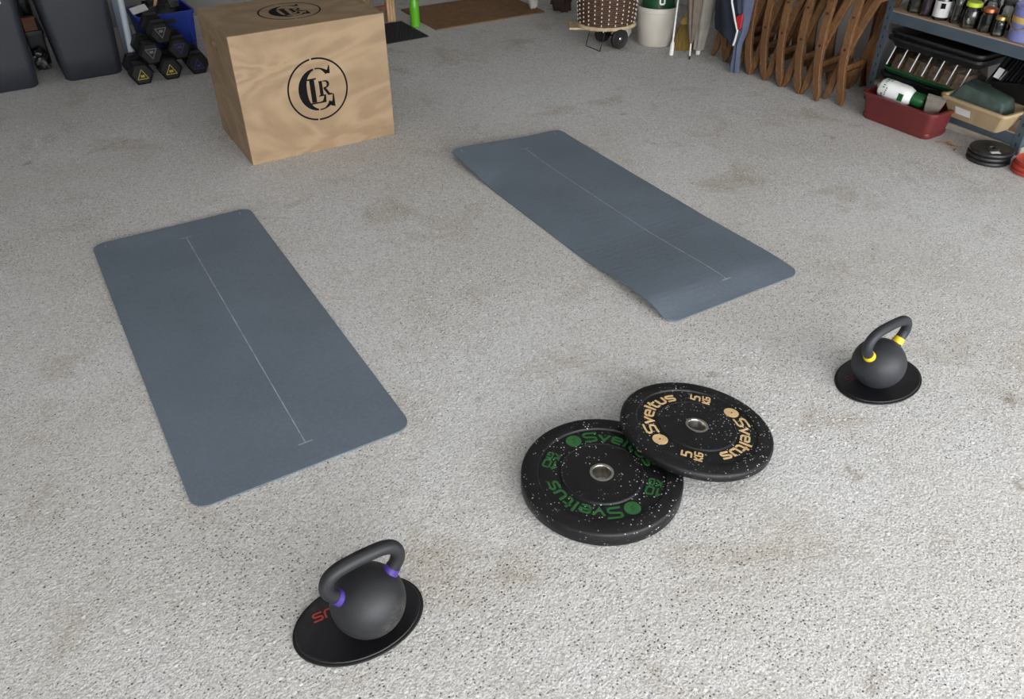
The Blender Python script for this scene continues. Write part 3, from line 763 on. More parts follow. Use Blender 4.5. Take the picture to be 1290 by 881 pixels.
# ---------------------------------------------------------------- hex dumbbells
def dumbbell(label, loc, rot, badge, rh=0.072, group=None):
    t = thing('hex_dumbbell', label, 'dumbbell', loc, rot, group)
    ln, hd = 0.27, 0.085           # axis along y, front head at y = 0
    for y0 in (0.0, ln - hd):
        rings = []
        for k, (yy, s) in enumerate(((0, 0.80), (0.012, 1.0), (hd - 0.012, 1.0), (hd, 0.78))):
            rings.append([(rh * s * cos(radians(60 * i)), y0 + yy, rh * s * sin(radians(60 * i))) for i in range(6)])
        h = MB().loft(rings).build('head', 'hex', t, smooth=20, bevel=0.003)
        if y0 == 0:
            b = MB(); tri = [(-0.031, -0.022), (0.031, -0.022), (0.0, 0.034)]
            T = Matrix.Translation((0, 0.0, -0.006)) @ Matrix.Rotation(radians(90), 4, 'X')
            for i in range(3): ribbon(b, [tri[i], tri[(i + 1) % 3]], 0.0042, 0.0, 0.0012, lambda x, y: (x, y))
            ribbon(b, [(-0.007, -0.005), (0.007, -0.005)], 0.014, 0.0, 0.0012, lambda x, y: (x, y))
            bb = MB().add(b.v, b.f, T); bb.build('badge', badge, h, smooth=0)
    MB().tube([(0, hd - 0.004, 0), (0, ln / 2, 0), (0, ln - hd + 0.004, 0)], [0.014, 0.017, 0.014], 16).build('handle', 'chrome', t)
    return t
a_ = 0.072 * sqrt(3) / 2
zr = a_ + 0.001
dumbbell('black hex dumbbell with a yellow triangle badge on the floor beside the bin', (0.632, 5.365, zr), (0, 0, 0.0), 'badge_yellow')
dumbbell('black hex dumbbell with a yellow triangle badge between two others on the floor', (0.800, 5.37, zr), (0, 0, -0.01), 'badge_yellow')
dumbbell('black hex dumbbell with a violet badge on the floor beside the wooden box', (0.968, 5.385, zr), (0, 0, -0.02), 'badge_violet')
dz = 0.1045
dumbbell('black hex dumbbell with an upturned grey triangle in the second layer of the pile', (0.716, 5.37, zr + dz), (0, pi, 0.02), 'badge_grey')
dumbbell('black hex dumbbell with a violet badge in the second layer of the pile', (0.884, 5.385, zr + dz), (0, pi, 0.0), 'badge_violet')
dumbbell('black hex dumbbell with a grey triangle on top of the pile', (0.800, 5.385, zr + 2 * dz), (0, pi, 0.03), 'badge_grey')

# ---------------------------------------------------------------- behind the box
t = thing('door_mat', 'black textured rubber doormat beside the lime green bottle', 'doormat', (1.94, 5.325, 0), (0, 0, 0.01))
MB().box((0.29, 0.22, 0.004), (0.58, 0.44, 0.008)).build('mat', 'black_mat', t, smooth=0, bevel=0.003)
nb = MB()
for i in range(26):
    for j in range(20):
        x, y = 0.02 + 0.0216 * i + (0.0108 if j % 2 else 0), 0.02 + 0.021 * j
        if x < 0.565: nb.add([(x - .006, y - .006, .008), (x + .006, y - .006, .008), (x + .006, y + .006, .008), (x - .006, y + .006, .008), (x, y, .0115)], [(0, 1, 4), (1, 2, 4), (2, 3, 4), (3, 0, 4)])
o = nb.build('nubs', 'black_mat', t, smooth=0); o['kind'] = 'stuff'
tag(MB().loft([rr(0.455, 0.31, 0.01, 0.001, 3), rr(0.455, 0.31, 0.01, 0.008, 3)]).build('coir_mat', 'coir', smooth=0, loc=(3.09, 5.74, 0), rot=(0, 0, -0.02)), 'large brown coir mat lying behind the lime green bottle', 'mat')
t = thing('drink_bottle', 'lime green metal bottle standing beside the black doormat', 'bottle', (2.552, 5.61, 0))
MB().lathe([(0.030, 0.0), (0.034, 0.004), (0.0345, 0.13), (0.033, 0.155), (0.026, 0.19), (0.0175, 0.215), (0.0165, 0.225)], 32).build('body', 'lime', t)
MB().lathe([(0.0175, 0.224), (0.0195, 0.227), (0.0195, 0.262), (0.017, 0.267)], 24).build('cap', 'dark_lid', t)
t = thing('wooden_stool', 'pale pine stool standing behind the wooden box and black doormat', 'stool', (2.22, 6.06, 0))
for sx in (-1, 1):
    for sy in (-1, 1):
        l_ = MB()
        for k in (-1, 0, 1): l_.box((sx * 0.235 + k * 0.021, sy * 0.235, 0.21), (0.0195, 0.05, 0.42))
        l_.build('leg', 'pine', t, smooth=0, bevel=0.002)
for sy in (-1, 1):
    MB().box((0, sy * 0.235, 0.10), (0.41, 0.022, 0.03)).build('rung', 'brown_block', t, smooth=0, bevel=0.002)
MB().box((0, 0, 0.435), (0.56, 0.56, 0.03)).build('seat', 'pine', t, smooth=0, bevel=0.004)
tag(crumple(0.034, 0.034, 0.13, 11, 0.22, 2.6).build('paper_sack', 'white_sack', loc=(3.50, 5.53, 0.009)), 'slim crumpled whitish sack standing at the corner of the brown coir mat', 'sack')
tag(crumple(0.07, 0.09, 0.20, 15, 0.45, 2.5).build('shopping_bag', 'dark_bag', loc=(3.67, 5.40, 0)), 'dark brown crumpled bag standing behind the wicker basket', 'bag')

# ---------------------------------------------------------------- wicker basket trolley
t = thing('basket_trolley', 'brown wicker shopping basket with white stitching on two wheels', 'basket', (3.475, 4.575, 0), (0, 0, radians(-31)))
def brad(z): return 0.180 + 0.012 * smst(0.10, 0.30, z) + 0.02 * smst(0.3, 0.62, z)
SY = 0.80
bk = MB(); NR = 34
for k in range(NR):
    z = 0.145 + k * 0.0135; ring = []
    n = 60
    for j in range(n):
        a = 2 * pi * j / n; w_ = 0.0022 * (1 if (j // 2 + k) % 2 else -1)
        r = brad(z) + w_; ring.append((r * cos(a), r * SY * sin(a), z))
    bk.tube(ring, 0.0066, 6, close=True)
bk.build('weave', 'wicker', t, smooth=60)
MB().lathe([(brad(0.13) - 0.012, 0.125), (brad(0.13) - 0.012, 0.135)], 48, sy=SY).build('floor_panel', 'wicker', t)
sm = MB()
for j in range(26):
    a = 2 * pi * (j + 0.5) / 26
    for k in range(16):
        z = 0.15 + k * 0.027 + (0.0135 if j % 2 else 0); r = brad(z) + 0.0085
        c = Vector((r * cos(a), r * SY * sin(a), z))
        sm.box(tuple(c), (0.005, 0.0065, 0.0105), rz=a)
o = sm.build('stitching', 'stitch', t, smooth=0); o['kind'] = 'stuff'
br = MB()
for s in (0, 1, 2):
    ring = []
    for j in range(96):
        a = 2 * pi * j / 96; r = 0.187 + 0.006 * sin(a * 24 + s * 2.1); ring.append((r * cos(a), r * SY * sin(a), 0.126 + 0.008 * cos(a * 24 + s * 2.1)))
    br.tube(ring, 0.0075, 6, close=True)
br.build('braided_rim', 'wicker_pale', t, smooth=60)
MB().tube([(0.19 * cos(2 * pi * j / 40), 0.19 * SY * sin(2 * pi * j / 40), 0.62) for j in range(40)], 0.012, 8, close=True).build('top_rim', 'wicker_pale', t)
TI = (Matrix.Translation((3.475, 4.575, 0)) @ Matrix.Rotation(radians(-31), 4, 'Z')).inverted()
for yy in (4.42, 4.60):
    wl_ = MB(); T = TI @ Matrix.Translation((3.475, yy, 0.064)) @ Matrix.Rotation(radians(90), 4, 'X')
    wl_.lathe([(0.020, -0.012), (0.050, -0.013), (0.058, -0.016), (0.0635, -0.010), (0.0635, 0.010), (0.058, 0.016), (0.050, 0.013), (0.020, 0.012)], 32, T)
    w_ = wl_.build('wheel', 'tyre', t)
    MB().lathe([(0.006, 0.0185), (0.012, 0.0145), (0.012, -0.0145), (0.006, -0.0185)], 16, T).build('hub', 'chrome', w_)
MB().tube([tuple(TI @ Vector((3.475, yy, 0.064))) for yy in (4.43, 4.59)], 0.006, 8).build('axle', 'wire', t)
MB().tube([tuple(TI @ Vector(p)) for p in ((3.475, 4.47, 0.064), (3.475, 4.47, 0.115))], 0.005, 8).build('bracket', 'wire', t)
MB().tube([tuple(TI @ Vector(p)) for p in ((3.475, 4.55, 0.064), (3.475, 4.55, 0.115))], 0.005, 8).build('bracket', 'wire', t)
MB().box((0, -0.02, 0.112), (0.24, 0.18, 0.02)).build('base_board', 'brown_block', t, smooth=0, bevel=0.003)
MB().tube([tuple(TI @ Vector(p)) for p in ((3.36, 4.585, 0.12), (3.325, 4.58, 0.02), (3.322, 4.575, 0.004), (3.322, 4.57, 0.003), (3.328, 4.435, 0.003), (3.328, 4.43, 0.004), (3.331, 4.43, 0.02), (3.37, 4.44, 0.12))], 0.0028, 8).build('wire_foot', 'wire', t)
MB().box((-0.19, 0.03, 0.105), (0.12, 0.16, 0.014)).build('base_shelf', 'wicker_pale', t, smooth=0, bevel=0.004)
tag(crumple(0.03, 0.025, 0.055, 21, 0.3).build('paper_scrap', 'white_plastic', loc=(3.69, 4.62, 0)), 'crumpled white plastic scrap on the floor behind the basket wheel', 'scrap')

# ---------------------------------------------------------------- white tub and bag
t = thing('plastic_tub', 'off-white tapered plastic tub holding a green bag', 'tub', (3.765, 4.40, 0))
MB().lathe([(0.112, 0.0), (0.118, 0.006), (0.137, 0.215), (0.143, 0.218), (0.144, 0.245), (0.1405, 0.249), (0.137, 0.245), (0.132, 0.2), (0.113, 0.012), (0.0001, 0.011)], 48, caps=(True, False)).build('body', 'tub', t, smooth=50)
tb = thing('green_sack', 'dark green plastic bag standing in the white tub', 'bag', (3.765, 4.40, 0.012))
crumple(0.098, 0.098, 0.20, 31, 0.12, 2.2).build('sack', 'green_bag', tb)
lt = MB(); st, wid = strokes_of('O', 0.1)
for s in st: ribbon(lt, s, 0.26, 0, 0.001, lambda x, y: ((x - 0.42) * 0.04, y * 0.04))
MB().add(lt.v, lt.f, Matrix.Translation((-0.055, -0.102, 0.262)) @ Matrix.Rotation(radians(-25), 4, 'Z') @ Matrix.Rotation(radians(80), 4, 'X')).build('lettering', 'white_plastic', tb, smooth=0)

# ---------------------------------------------------------------- cane, broom, umbrella, rolled canvas
t = thing('walking_cane', 'thin white cane leaning beside the white tub', 'cane', (3.668, 4.115, 0), (radians(-5), radians(6), 0))
MB().lathe([(0.006, 0.08), (0.006, 1.0), (0.005, 1.01)], 14).build('shaft', 'white_plastic', t)
MB().lathe([(0.012, 0.004), (0.0145, 0.010), (0.0135, 0.06), (0.011, 0.085), (0.007, 0.09)], 16).build('ferrule', 'white_plastic', t)
t = thing('broom', 'yellow-bristled broom standing behind the taupe umbrella', 'broom', (3.84, 4.17, 0), (0, 0, radians(-31)))
bh = MB(); rings = []
for z, hx, hy in ((0.001, 0.095, 0.026), (0.05, 0.088, 0.024), (0.12, 0.07, 0.02), (0.17, 0.05, 0.018)):
    ring = []
    for j in range(48):
        a = 2 * pi * j / 48; k = 1 + 0.05 * (1 if j % 2 else -1)
        ring.append((hx * math.copysign(abs(cos(a)) ** 0.5, cos(a)), hy * k * math.copysign(abs(sin(a)) ** 0.5, sin(a)), z))
    rings.append(ring)
bh.loft(rings).build('bristles', 'straw', t, smooth=0)
MB().loft([rr(0.054, 0.02, 0.012, 0.165), rr(0.05, 0.019, 0.012, 0.20), rr(0.02, 0.015, 0.01, 0.225)]).build('binding', 'straw_handle', t)
MB().lathe([(0.011, 0.22), (0.011, 1.25), (0.008, 1.255)], 14).build('handle', 'straw_handle', t)
t = thing('umbrella', 'closed taupe umbrella standing tip down against the folded chairs', 'umbrella', (3.72, 3.995, 0), (radians(-4), radians(2), 0))
rings = []
for z, r in ((0.10, 0.008), (0.14, 0.018), (0.22, 0.030), (0.34, 0.040), (0.5, 0.046), (0.66, 0.046), (0.78, 0.034), (0.82, 0.016)):
    rings.append([(r * (1 + 0.22 * sin(8 * 2 * pi * j / 64 + z * 5)) * cos(2 * pi * j / 64), r * (1 + 0.22 * sin(8 * 2 * pi * j / 64 + z * 5)) * sin(2 * pi * j / 64), z) for j in range(64)])
MB().loft(rings).build('canopy', 'taupe', t, smooth=70)
MB().lathe([(0.004, 0.02), (0.0045, 0.022), (0.0055, 0.105)], 12).build('tip', 'white_plastic', t)
MB().lathe([(0.003, 0.0005), (0.0055, 0.004), (0.0055, 0.022), (0.004, 0.024)], 12).build('ferrule', 'tyre', t)
MB().tube([(0, 0, 0.81), (0, 0, 0.93), (0.02, 0, 0.965), (0.05, 0, 0.965), (0.06, 0, 0.93)], 0.009, 10).build('handle', 'dark_wood', t)
t = thing('rolled_canvas', 'tall grey canvas roll standing beside the umbrella', 'canvas roll', (3.832, 4.045, 0), (radians(3), radians(2), 0))
rings = []
for i in range(15):
    z = 0.035 + 0.9 * i / 14; r = 0.036 + 0.026 * smst(0.03, 0.30, z)
    rings.append([(r * (1 + 0.10 * sin(5 * 2 * pi * j / 36 + z * 6) + 0.1 * noise.noise(Vector((cos(2 * pi * j / 36) * 2, sin(2 * pi * j / 36) * 2, z * 9)))) * cos(2 * pi * j / 36), r * 0.8 * (1 + 0.10 * sin(5 * 2 * pi * j / 36 + z * 6)) * sin(2 * pi * j / 36), z) for j in range(36)])
MB().loft(rings).build('canvas', 'canvas', t, smooth=70)
MB().lathe([(0.012, 0.002), (0.015, 0.006), (0.015, 0.04)], 14).build('foot', 'white_plastic', t)

# ---------------------------------------------------------------- folded wooden chairs
def plank(path, w, t_, x):
    # board curved in its own y-z plane, thickness along x, foot cut to a point
    P = []
    for i in range(len(path) - 1):
        p0, p1, p2, p3 = path[max(0, i - 1)], path[i], path[i + 1], path[min(len(path) - 1, i + 2)]
        for k in range(4):
            u = k / 4
            P.append(tuple(0.5 * (2 * p1[c] + (p2[c] - p0[c]) * u + (2 * p0[c] - 5 * p1[c] + 4 * p2[c] - p3[c]) * u * u + (3 * p1[c] - p0[c] - 3 * p2[c] + p3[c]) * u ** 3) for c in (0, 1)))
    P.append(path[-1]); rings = []
    for i, p in enumerate(P):
        a, b = P[max(0, i - 1)], P[min(len(P) - 1, i + 1)]
        d = Vector((b[0] - a[0], b[1] - a[1])).normalized(); nx, nz = -d.y, d.x
        ww = w * (0.35 + 0.65 * smst(0.0, 0.05, p[1])) / 2
        sh = -(w / 2 - ww) if i < 6 else 0
        l = (p[0] + nx * (ww + sh), max(0, p[1] + nz * (ww + sh))); r = (p[0] - nx * (ww - sh), max(0, p[1] - nz * (ww - sh)))
        rings.append([(x, *l), (x, *r), (x + t_, *r), (x + t_, *l)])
    return MB().loft(rings)
PA = [(0.0, 0.0), (0.034, 0.08), (0.055, 0.2), (0.062, 0.33), (0.056, 0.46), (0.034, 0.65), (-0.01, 0.88)]
PB = [(0.125, 0.0), (0.105, 0.12), (0.064, 0.28), (0.026, 0.40), (-0.012, 0.5), (-0.075, 0.66), (-0.12, 0.76)]
def chair(label, loc, wood, group=None):
    t = thing('folding_chair', label, 'chair', loc, group=group)
    for x in (0.0, 0.31): plank(PA, 0.044, 0.026, x).build('leg', wood, t, smooth=30, bevel=0.003)
    for x in (0.028, 0.286): plank(PB, 0.038, 0.022, x).build('leg', wood, t, smooth=30, bevel=0.003)
    for x in (-0.001, 0.3145):
        for y, z in ((0.060, 0.30), (0.054, 0.47)):
            MB().lathe([(0.007, -0.001), (0.007, 0.0015), (0.004, 0.003)], 10, Matrix.Translation((x + (0.0 if x < 0.2 else 0.0215), y, z)) @ Matrix.Rotation(radians(-90 if x < 0.2 else 90), 4, 'Y')).build('bolt', 'tyre', t)
    for y, z in ((0.098, 0.125), (0.082, 0.175)):
        MB().box((0.168, y, z), (0.236, 0.022, 0.032)).build('rung', wood, t, smooth=0, bevel=0.004)
    for k in range(5):
        f_ = k / 4; MB().box((0.168, -0.045 - 0.068 * f_, 0.575 + 0.17 * f_), (0.236, 0.016, 0.040), T=None).build('seat_slat', wood, t, smooth=0, bevel=0.003)
    for k in range(2):
        MB().box((0.168, -0.012 - 0.03 * k, 0.73 + 0.09 * k), (0.284, 0.018, 0.055)).build('back_slat', wood, t, smooth=0, bevel=0.003)
    return t
c0 = chair('folded wooden chair at the end of the row, next to the red planter', (3.89, 2.905, 0), 'chair_wood', 'folded wooden chairs along the wall')
GR = 'folded wooden chairs along the wall'
for y, z_ in ((3.03, 0), (3.17, 1), (3.31, 2), (3.445, 3), (3.565, 4)):
    dup(c0, (3.832 + 0.004 * (z_ % 2), y, 0), (0, 0, 0.15 + 0.012 * ((z_ % 3) - 1)), '%s folded wooden chair counted from the red planter' % ('second', 'third', 'fourth', 'fifth', 'sixth')[z_], GR)
dup(c0, (3.86, 3.70, 0), (0, 0, 0.15), 'folded wooden chair behind the folded blue fabric', GR)
dup(c0, (3.885, 3.835, 0), (0, 0, 0.15), 'folded wooden chair at the end of the row behind the grey canvas roll', GR)
c0.rotation_euler = (0, 0, 0.17)

# white board and dark wood behind the last chair
t = thing('round_tabletop', 'white board with curved edge standing between the chairs and the metal shelf', 'board', (4.37, 3.03, 0), (radians(-2), 0, radians(0)))
MB().loft([[(0.13 * cos(2 * pi * j / 48), -0.008, 0.40 + 0.395 * sin(2 * pi * j / 48)) for j in range(48)], [(0.13 * cos(2 * pi * j / 48), 0.008, 0.40 + 0.395 * sin(2 * pi * j / 48)) for j in range(48)]]).build('panel', 'white_board', t, smooth=30)
tag(MB().box((0, 0, 0.45), (0.30, 0.018, 0.90)).build('dark_board', 'dark_wood', smooth=0, bevel=0.003, loc=(4.385, 3.075, 0), rot=(radians(-2), 0, 0)), 'dark brown wooden board standing behind the white curved board', 'board')

# ---------------------------------------------------------------- folded blue canvas with white piping
t = thing('folded_parasol', 'folded blue and navy fabric with white piping and a red patch, before the chairs', 'fabric', (3.79, 3.66, 0))
def cloth(outline_l, outline_r, amp, seed, th=0.012):
    # outline points (y, z) down the two edges; folds push the cloth in x
    n = len(outline_l); m_ = 12; top = []; bot = []
    for (yl, zl), (yr, zr_) in zip(outline_l, outline_r):
        for j in range(m_ + 1):
            s = j / m_; y, z = yl + (yr - yl) * s, zl + (zr_ - zl) * s
            x = amp * sin(s * 11 + seed + z * 6) * (0.5 + 0.5 * noise.noise(Vector((y * 6, z * 6, seed)))) - 0.02 * (1 - (2 * s - 1) ** 2)
            top.append((x, y, z)); bot.append((x + th, y, z))
    w = m_ + 1; f = []; o = len(top)
    for i in range(n - 1):
        for j in range(m_):
            a = i * w + j; f += [(a, a + 1, a + w + 1, a + w), (o + a, o + a + w, o + a + w + 1, o + a + 1)]
    edge = [i for i in range(w)] + [j * w + m_ for j in range(1, n)] + [(n - 1) * w + i for i in range(m_ - 1, -1, -1)] + [j * w for j in range(n - 2, 0, -1)]
    for a, b in zip(edge, edge[1:] + edge[:1]): f.append((a, o + a, o + b, b))
    return MB().add(top + bot, f)
zs = [0.95, 0.75, 0.55, 0.42, 0.32, 0.26, 0.17, 0.10, 0.002]
Lr = [0.10, 0.10, 0.10, 0.07, 0.03, 0.005, 0.025, 0.03, 0.045]
Rr = [-0.04, -0.06, -0.06, -0.055, -0.05, -0.045, -0.018, -0.022, -0.035]
cloth([(a, z) for a, z in zip(Lr, zs)], [(b, z) for b, z in zip(Rr, zs)], 0.012, 1.0).build('blue_panel', 'blue_cloth', t, smooth=60)
zs2 = [0.90, 0.7, 0.5, 0.40, 0.33, 0.27, 0.22, 0.17]
cloth([(0.24, 0.9), (0.25, 0.7), (0.24, 0.5), (0.235, 0.40), (0.23, 0.33), (0.222, 0.27), (0.205, 0.215), (0.04, 0.165)],
      [(0.12, 0.9), (0.13, 0.7), (0.09, 0.5), (0.07, 0.42), (0.03, 0.34), (0.005, 0.28), (0.008, 0.20), (0.012, 0.16)], 0.012, 4.0).build('navy_panel', 'navy_cloth', t, smooth=60, loc=(-0.006, 0, 0))
MB().tube([(-0.034, 0.10, 0.72), (-0.034, 0.095, 0.50), (-0.034, 0.07, 0.40), (-0.034, 0.03, 0.32), (-0.034, -0.008, 0.255), (-0.032, 0.002, 0.20), (-0.030, 0.012, 0.165)], 0.0062, 8).build('piping', 'white_plastic', t)
MB().loft([[(-0.036, 0.018, 0.33), (-0.036, -0.027, 0.355), (-0.036, -0.028, 0.275), (-0.036, -0.01, 0.262)], [(-0.026, 0.018, 0.33), (-0.026, -0.027, 0.355), (-0.026, -0.028, 0.275), (-0.026, -0.01, 0.262)]]).build('red_patch', 'red_cloth', t, smooth=0)

# ---------------------------------------------------------------- metal shelf
SX0, SX1, SY0, SY1 = 4.10, 4.50, 2.00, 2.93
sh = thing('shelf_unit', 'blue-grey metal shelving unit with beige shelf boards', 'shelf', (0, 0, 0))
for x, sx in ((SX0, 1), (SX1, -1)):
    for y, sy in ((SY0, 1), (SY1, -1)):
        l_ = MB(); l_.box((x + sx * 0.02, y - sy * 0.001, 0.9), (0.04, 0.002, 1.8)); l_.box((x - sx * 0.001, y + sy * 0.02, 0.9), (0.002, 0.04, 1.8))
        u = l_.build('upright', 'shelf_steel', sh, smooth=0)
        hl = MB()
        for k in range(18): hl.box((x - sx * 0.0022, y + sy * 0.02, 0.05 + k * 0.05), (0.0008, 0.006, 0.018))
        hl.build('slot_holes', 'tyre', u, smooth=0)
for z in (0.10, 0.49, 0.93, 1.37):
    MB().box(((SX0 + SX1) / 2, (SY0 + SY1) / 2, z - 0.004), (SX1 - SX0 - 0.006, SY1 - SY0 - 0.006, 0.008)).build('shelf_board', 'shelf_board', sh, smooth=0)
    for x in (SX0 + 0.003, SX1 - 0.003):
        MB().box((x, (SY0 + SY1) / 2, z - 0.032), (0.003, SY1 - SY0 - 0.006, 0.055)).build('beam', 'shelf_steel', sh, smooth=0)
    for y in (SY0 + 0.003, SY1 - 0.003):
        MB().box(((SX0 + SX1) / 2, y, z - 0.032), (SX1 - SX0 - 0.01, 0.003, 0.055)).build('beam', 'shelf_steel', sh, smooth=0)

# jars on the shelf
def jar(label, x, y, r, h, lid=None, fill=None, fillh=0.6, band=False, bulge=0.0, z=0.4905, group=None, facets=40):
    t = thing('glass_jar', label, 'jar', (x, y, z), group=group)
    pr_ = [(r * 0.86, 0.0), (r * 0.98, 0.006)] + [(r * (1 + bulge * sin(pi * k / 6)), 0.01 + (h * 0.74 - 0.01) * k / 6) for k in range(7)] + [(r * 0.92, h * 0.80), (r * 0.80, h * 0.86), (r * 0.80, h)]
    inn = [(q_[0] - 0.003, max(q_[1], 0.007)) for q_ in reversed(pr_)]
    MB().lathe(pr_ + inn, facets, close=True).build('glass_body', 'glass', t, smooth=50 if facets > 12 else 0)
    if fill: MB().lathe([(r * 0.84, 0.009), (r * 0.9, 0.012), (r * 0.9, h * fillh), (r * 0.6, h * fillh + 0.004)], 24).build('contents', fill, t)
    if lid: MB().lathe([(r * 0.84, h * 0.885), (r * 0.86, h * 0.89), (r * 0.86, h + 0.003), (r * 0.8, h + 0.006)], 32).build('lid', lid, t)
    if band:
        MB().lathe([(r * 1.006, h * 0.12), (r * 1.008, h * 0.13), (r * 1.008, h * 0.66), (r * 1.006, h * 0.67)], 40, caps=(False, False)).build('paper_label', 'paper', t)
        a = radians(215); MB().box((r * 1.01 * cos(a), r * 1.01 * sin(a), h * 0.52), (0.003, 0.022, 0.026), rz=a).build('black_square', 'paint', t, smooth=0)
    return t
jar('clear glass jar next to the shelf upright', 4.175, 2.815, 0.040, 0.13, None, 'grey_fill', 0.12)
jar('tall glass jar with dark purple contents', 4.165, 2.745, 0.036, 0.15, 'dark_lid', 'purple_fill', 0.75)
jar('glass jar with a white paper label and black square', 4.165, 2.655, 0.040, 0.14, None, None, 0.5, True)
jar('tall narrow plain glass jar beside the labelled jar', 4.175, 2.575, 0.030, 0.14)
jar('round glass jar with a lime yellow lid', 4.16, 2.487, 0.043, 0.115, 'lime_lid', None, 0.5, False, 0.10)
jar('ribbed glass jar with a copper lid', 4.165, 2.402, 0.038, 0.105, 'copper', None, 0.5, False, 0, facets=12)
jar('small glass jar with a brass lid beside the lavender tin', 4.15, 2.325, 0.030, 0.085, 'brass', 'grey_fill', 0.2)
for i in range(7):
    jar('dark-lidded glass jar behind the %s' % ('clear jar next to the shelf upright', 'jar with dark purple contents', 'jar with the white paper label', 'tall narrow plain jar', 'jar with the lime yellow lid', 'jar with the copper lid', 'small jar with the brass lid')[i], 4.28, 2.82 - 0.088 * i, 0.038, 0.13, 'dark_lid', ('purple_fill', 'grey_fill', None)[i % 3], 0.5, group='glass jars in the back row')
t = thing('paint_tin', 'lavender tin pail with a cream band and wire handle', 'pail', (4.185, 2.215, 0.4905))
MB().lathe([(0.062, 0.0), (0.066, 0.003), (0.073, 0.15), (0.076, 0.152), (0.076, 0.16), (0.071, 0.16), (0.069, 0.15), (0.063, 0.01), (0.0001, 0.009)], 40, caps=(True, False)).build('body', 'lavender', t, smooth=50)
MB().lathe([(0.0706, 0.085), (0.0715, 0.086), (0.0730, 0.112), (0.0722, 0.113)], 40, caps=(False, False)).build('cream_band', 'cream', t)
MB().tube([(-0.01 * 0, -0.078 * cos(radians(a)), 0.150 - 0.07 * sin(radians(a))) if False else (-0.055 * sin(radians(a)) - 0.03 * sin(radians(a)), 0.078 * cos(radians(a)), 0.150 - 0.09 * sin(radians(a))) for a in range(0, 181, 12)], 0.0025, 6).build('handle', 'brass', t)

# ---------------------------------------------------------------- things on the bottom shelf
def planter(name, label, cat, loc, rot, hx, hy, h, flare, mt, rim=0.012, r=0.03, th=0.004):
    t = thing(name, label, cat, loc, rot)
    open_box(hx, hy, h, th, r, flare, 0.0, rim, 0.014, 5).build('body', mt, t, smooth=50)
    return t
planter('nursery_tray', 'shallow black plastic tray under the clear propagator', 'tray', (4.27, 2.70, 0.1005), (0, 0, 0), 0.14, 0.19, 0.066, 0.015, 'black_tray')
t = thing('seed_propagator', 'seed propagator with green base and clear six-bay lid', 'propagator', (4.245, 2.64, 0.1675), (0, 0, -0.03))
open_box(0.115, 0.245, 0.028, 0.003, 0.02, 0.012, 0.0, 0.008, 0.006, 4).build('base_tray', 'green_tray', t, smooth=50)
MB().box((0, 0, 0.012), (0.19, 0.45, 0.014)).build('soil', 'soil', t, smooth=0)
lid = MB(); pf = [(-0.112, 0.029), (-0.108, 0.035), (-0.064, 0.130), (-0.050, 0.139), (0.050, 0.139), (0.064, 0.130), (0.108, 0.035), (0.112, 0.029)]
v = []; f = []
for y in (-0.238, 0.238): v += [(x, y, z) for x, z in pf]
for i in range(7): f.append((i, i + 1, 9 + i, 8 + i))
f += [tuple(range(7, -1, -1)), tuple(range(8, 16))]
lid.add(v, f).build('lid', 'lid_clear', t, smooth=0)
for k in range(7):
    y = -0.232 + k * 0.0773
    MB().tube([(x * 1.01, y, z + 0.0015) for x, z in pf[1:-1]], 0.0034, 6).build('lid_rib', 'white_plastic', t)
for k in range(6):
    y = -0.232 + (k + 0.5) * 0.0773
    MB().loft([rr(0.078, 0.033, 0.008, 0.019, 3, 0, y), rr(0.056, 0.031, 0.008, 0.088, 3, 0, y)]).build('seed_block', 'soil', t, smooth=40)
for k, (zz, dx, dr) in enumerate(((0.354, 0.0, 0.01), (0.377, 0.012, -0.015))):
    planter('nursery_tray', ('black plastic nursery tray lying on the clear propagator lid', 'topmost black plastic nursery tray of the stack under the shelf')[k], 'tray', (4.27 + dx, 2.62, zz - 0.045), (0, 0, dr), 0.145, 0.27, 0.05 if k == 0 else 0.055, 0.02, 'black_tray', 0.014)
t = planter('red_planter', 'dark red plastic planter trough on the floor holding a weedkiller bottle', 'planter', (3.955, 2.555, 0), (0, 0, 0.03), 0.098, 0.215, 0.142, 0.016, 'red_plastic', 0.012, 0.035)
MB().loft([rr(0.0865, 0.2035, 0.03, 0.012), rr(0.0885, 0.2055, 0.03, 0.022), rr(0.0865, 0.2035, 0.03, 0.03)]).build('foot_ridge', 'red_plastic', t)
# weedkiller bottle
T0 = (3.915, 2.715, 0.172)
t = thing('spray_bottle', 'white bottle with green cap lying in the red planter', 'bottle', T0, (radians(97), 0, radians(14)))
t.scale = (1.1, 1.1, 1.1)
MB().loft([rr(0.012, 0.012, 0.011, -0.012), rr(0.02, 0.016, 0.012, 0.0)] + [rr(a, b, min(a, b) * 0.95, z) for a, b, z in ((0.042, 0.034, 0.004), (0.048, 0.040, 0.012), (0.050, 0.042, 0.06), (0.0488, 0.0408, 0.085), (0.050, 0.042, 0.11), (0.049, 0.041, 0.135), (0.038, 0.034, 0.158), (0.026, 0.025, 0.168))]).build('body', 'white_plastic', t, smooth=60)
MB().lathe([(0.027, 0.163), (0.032, 0.166), (0.034, 0.21), (0.022, 0.228), (0.018, 0.23)], 28).build('cap', 'green_cap', t)
ink = MB()
for a in range(30, 240, 14):
    for z, l_ in ((0.03, 0.009), (0.046, 0.006)):
        if random.random() < 0.75: ink.box((0.0506 * cos(radians(a)), 0.0426 * sin(radians(a)), z), (0.001, 0.006, l_), rz=radians(a))
ink.build('print', 'green_ink', t, smooth=0)
MB().box((-0.049, 0.0, 0.122), (0.003, 0.034, 0.024)).build('green_label', 'green_cap', t)
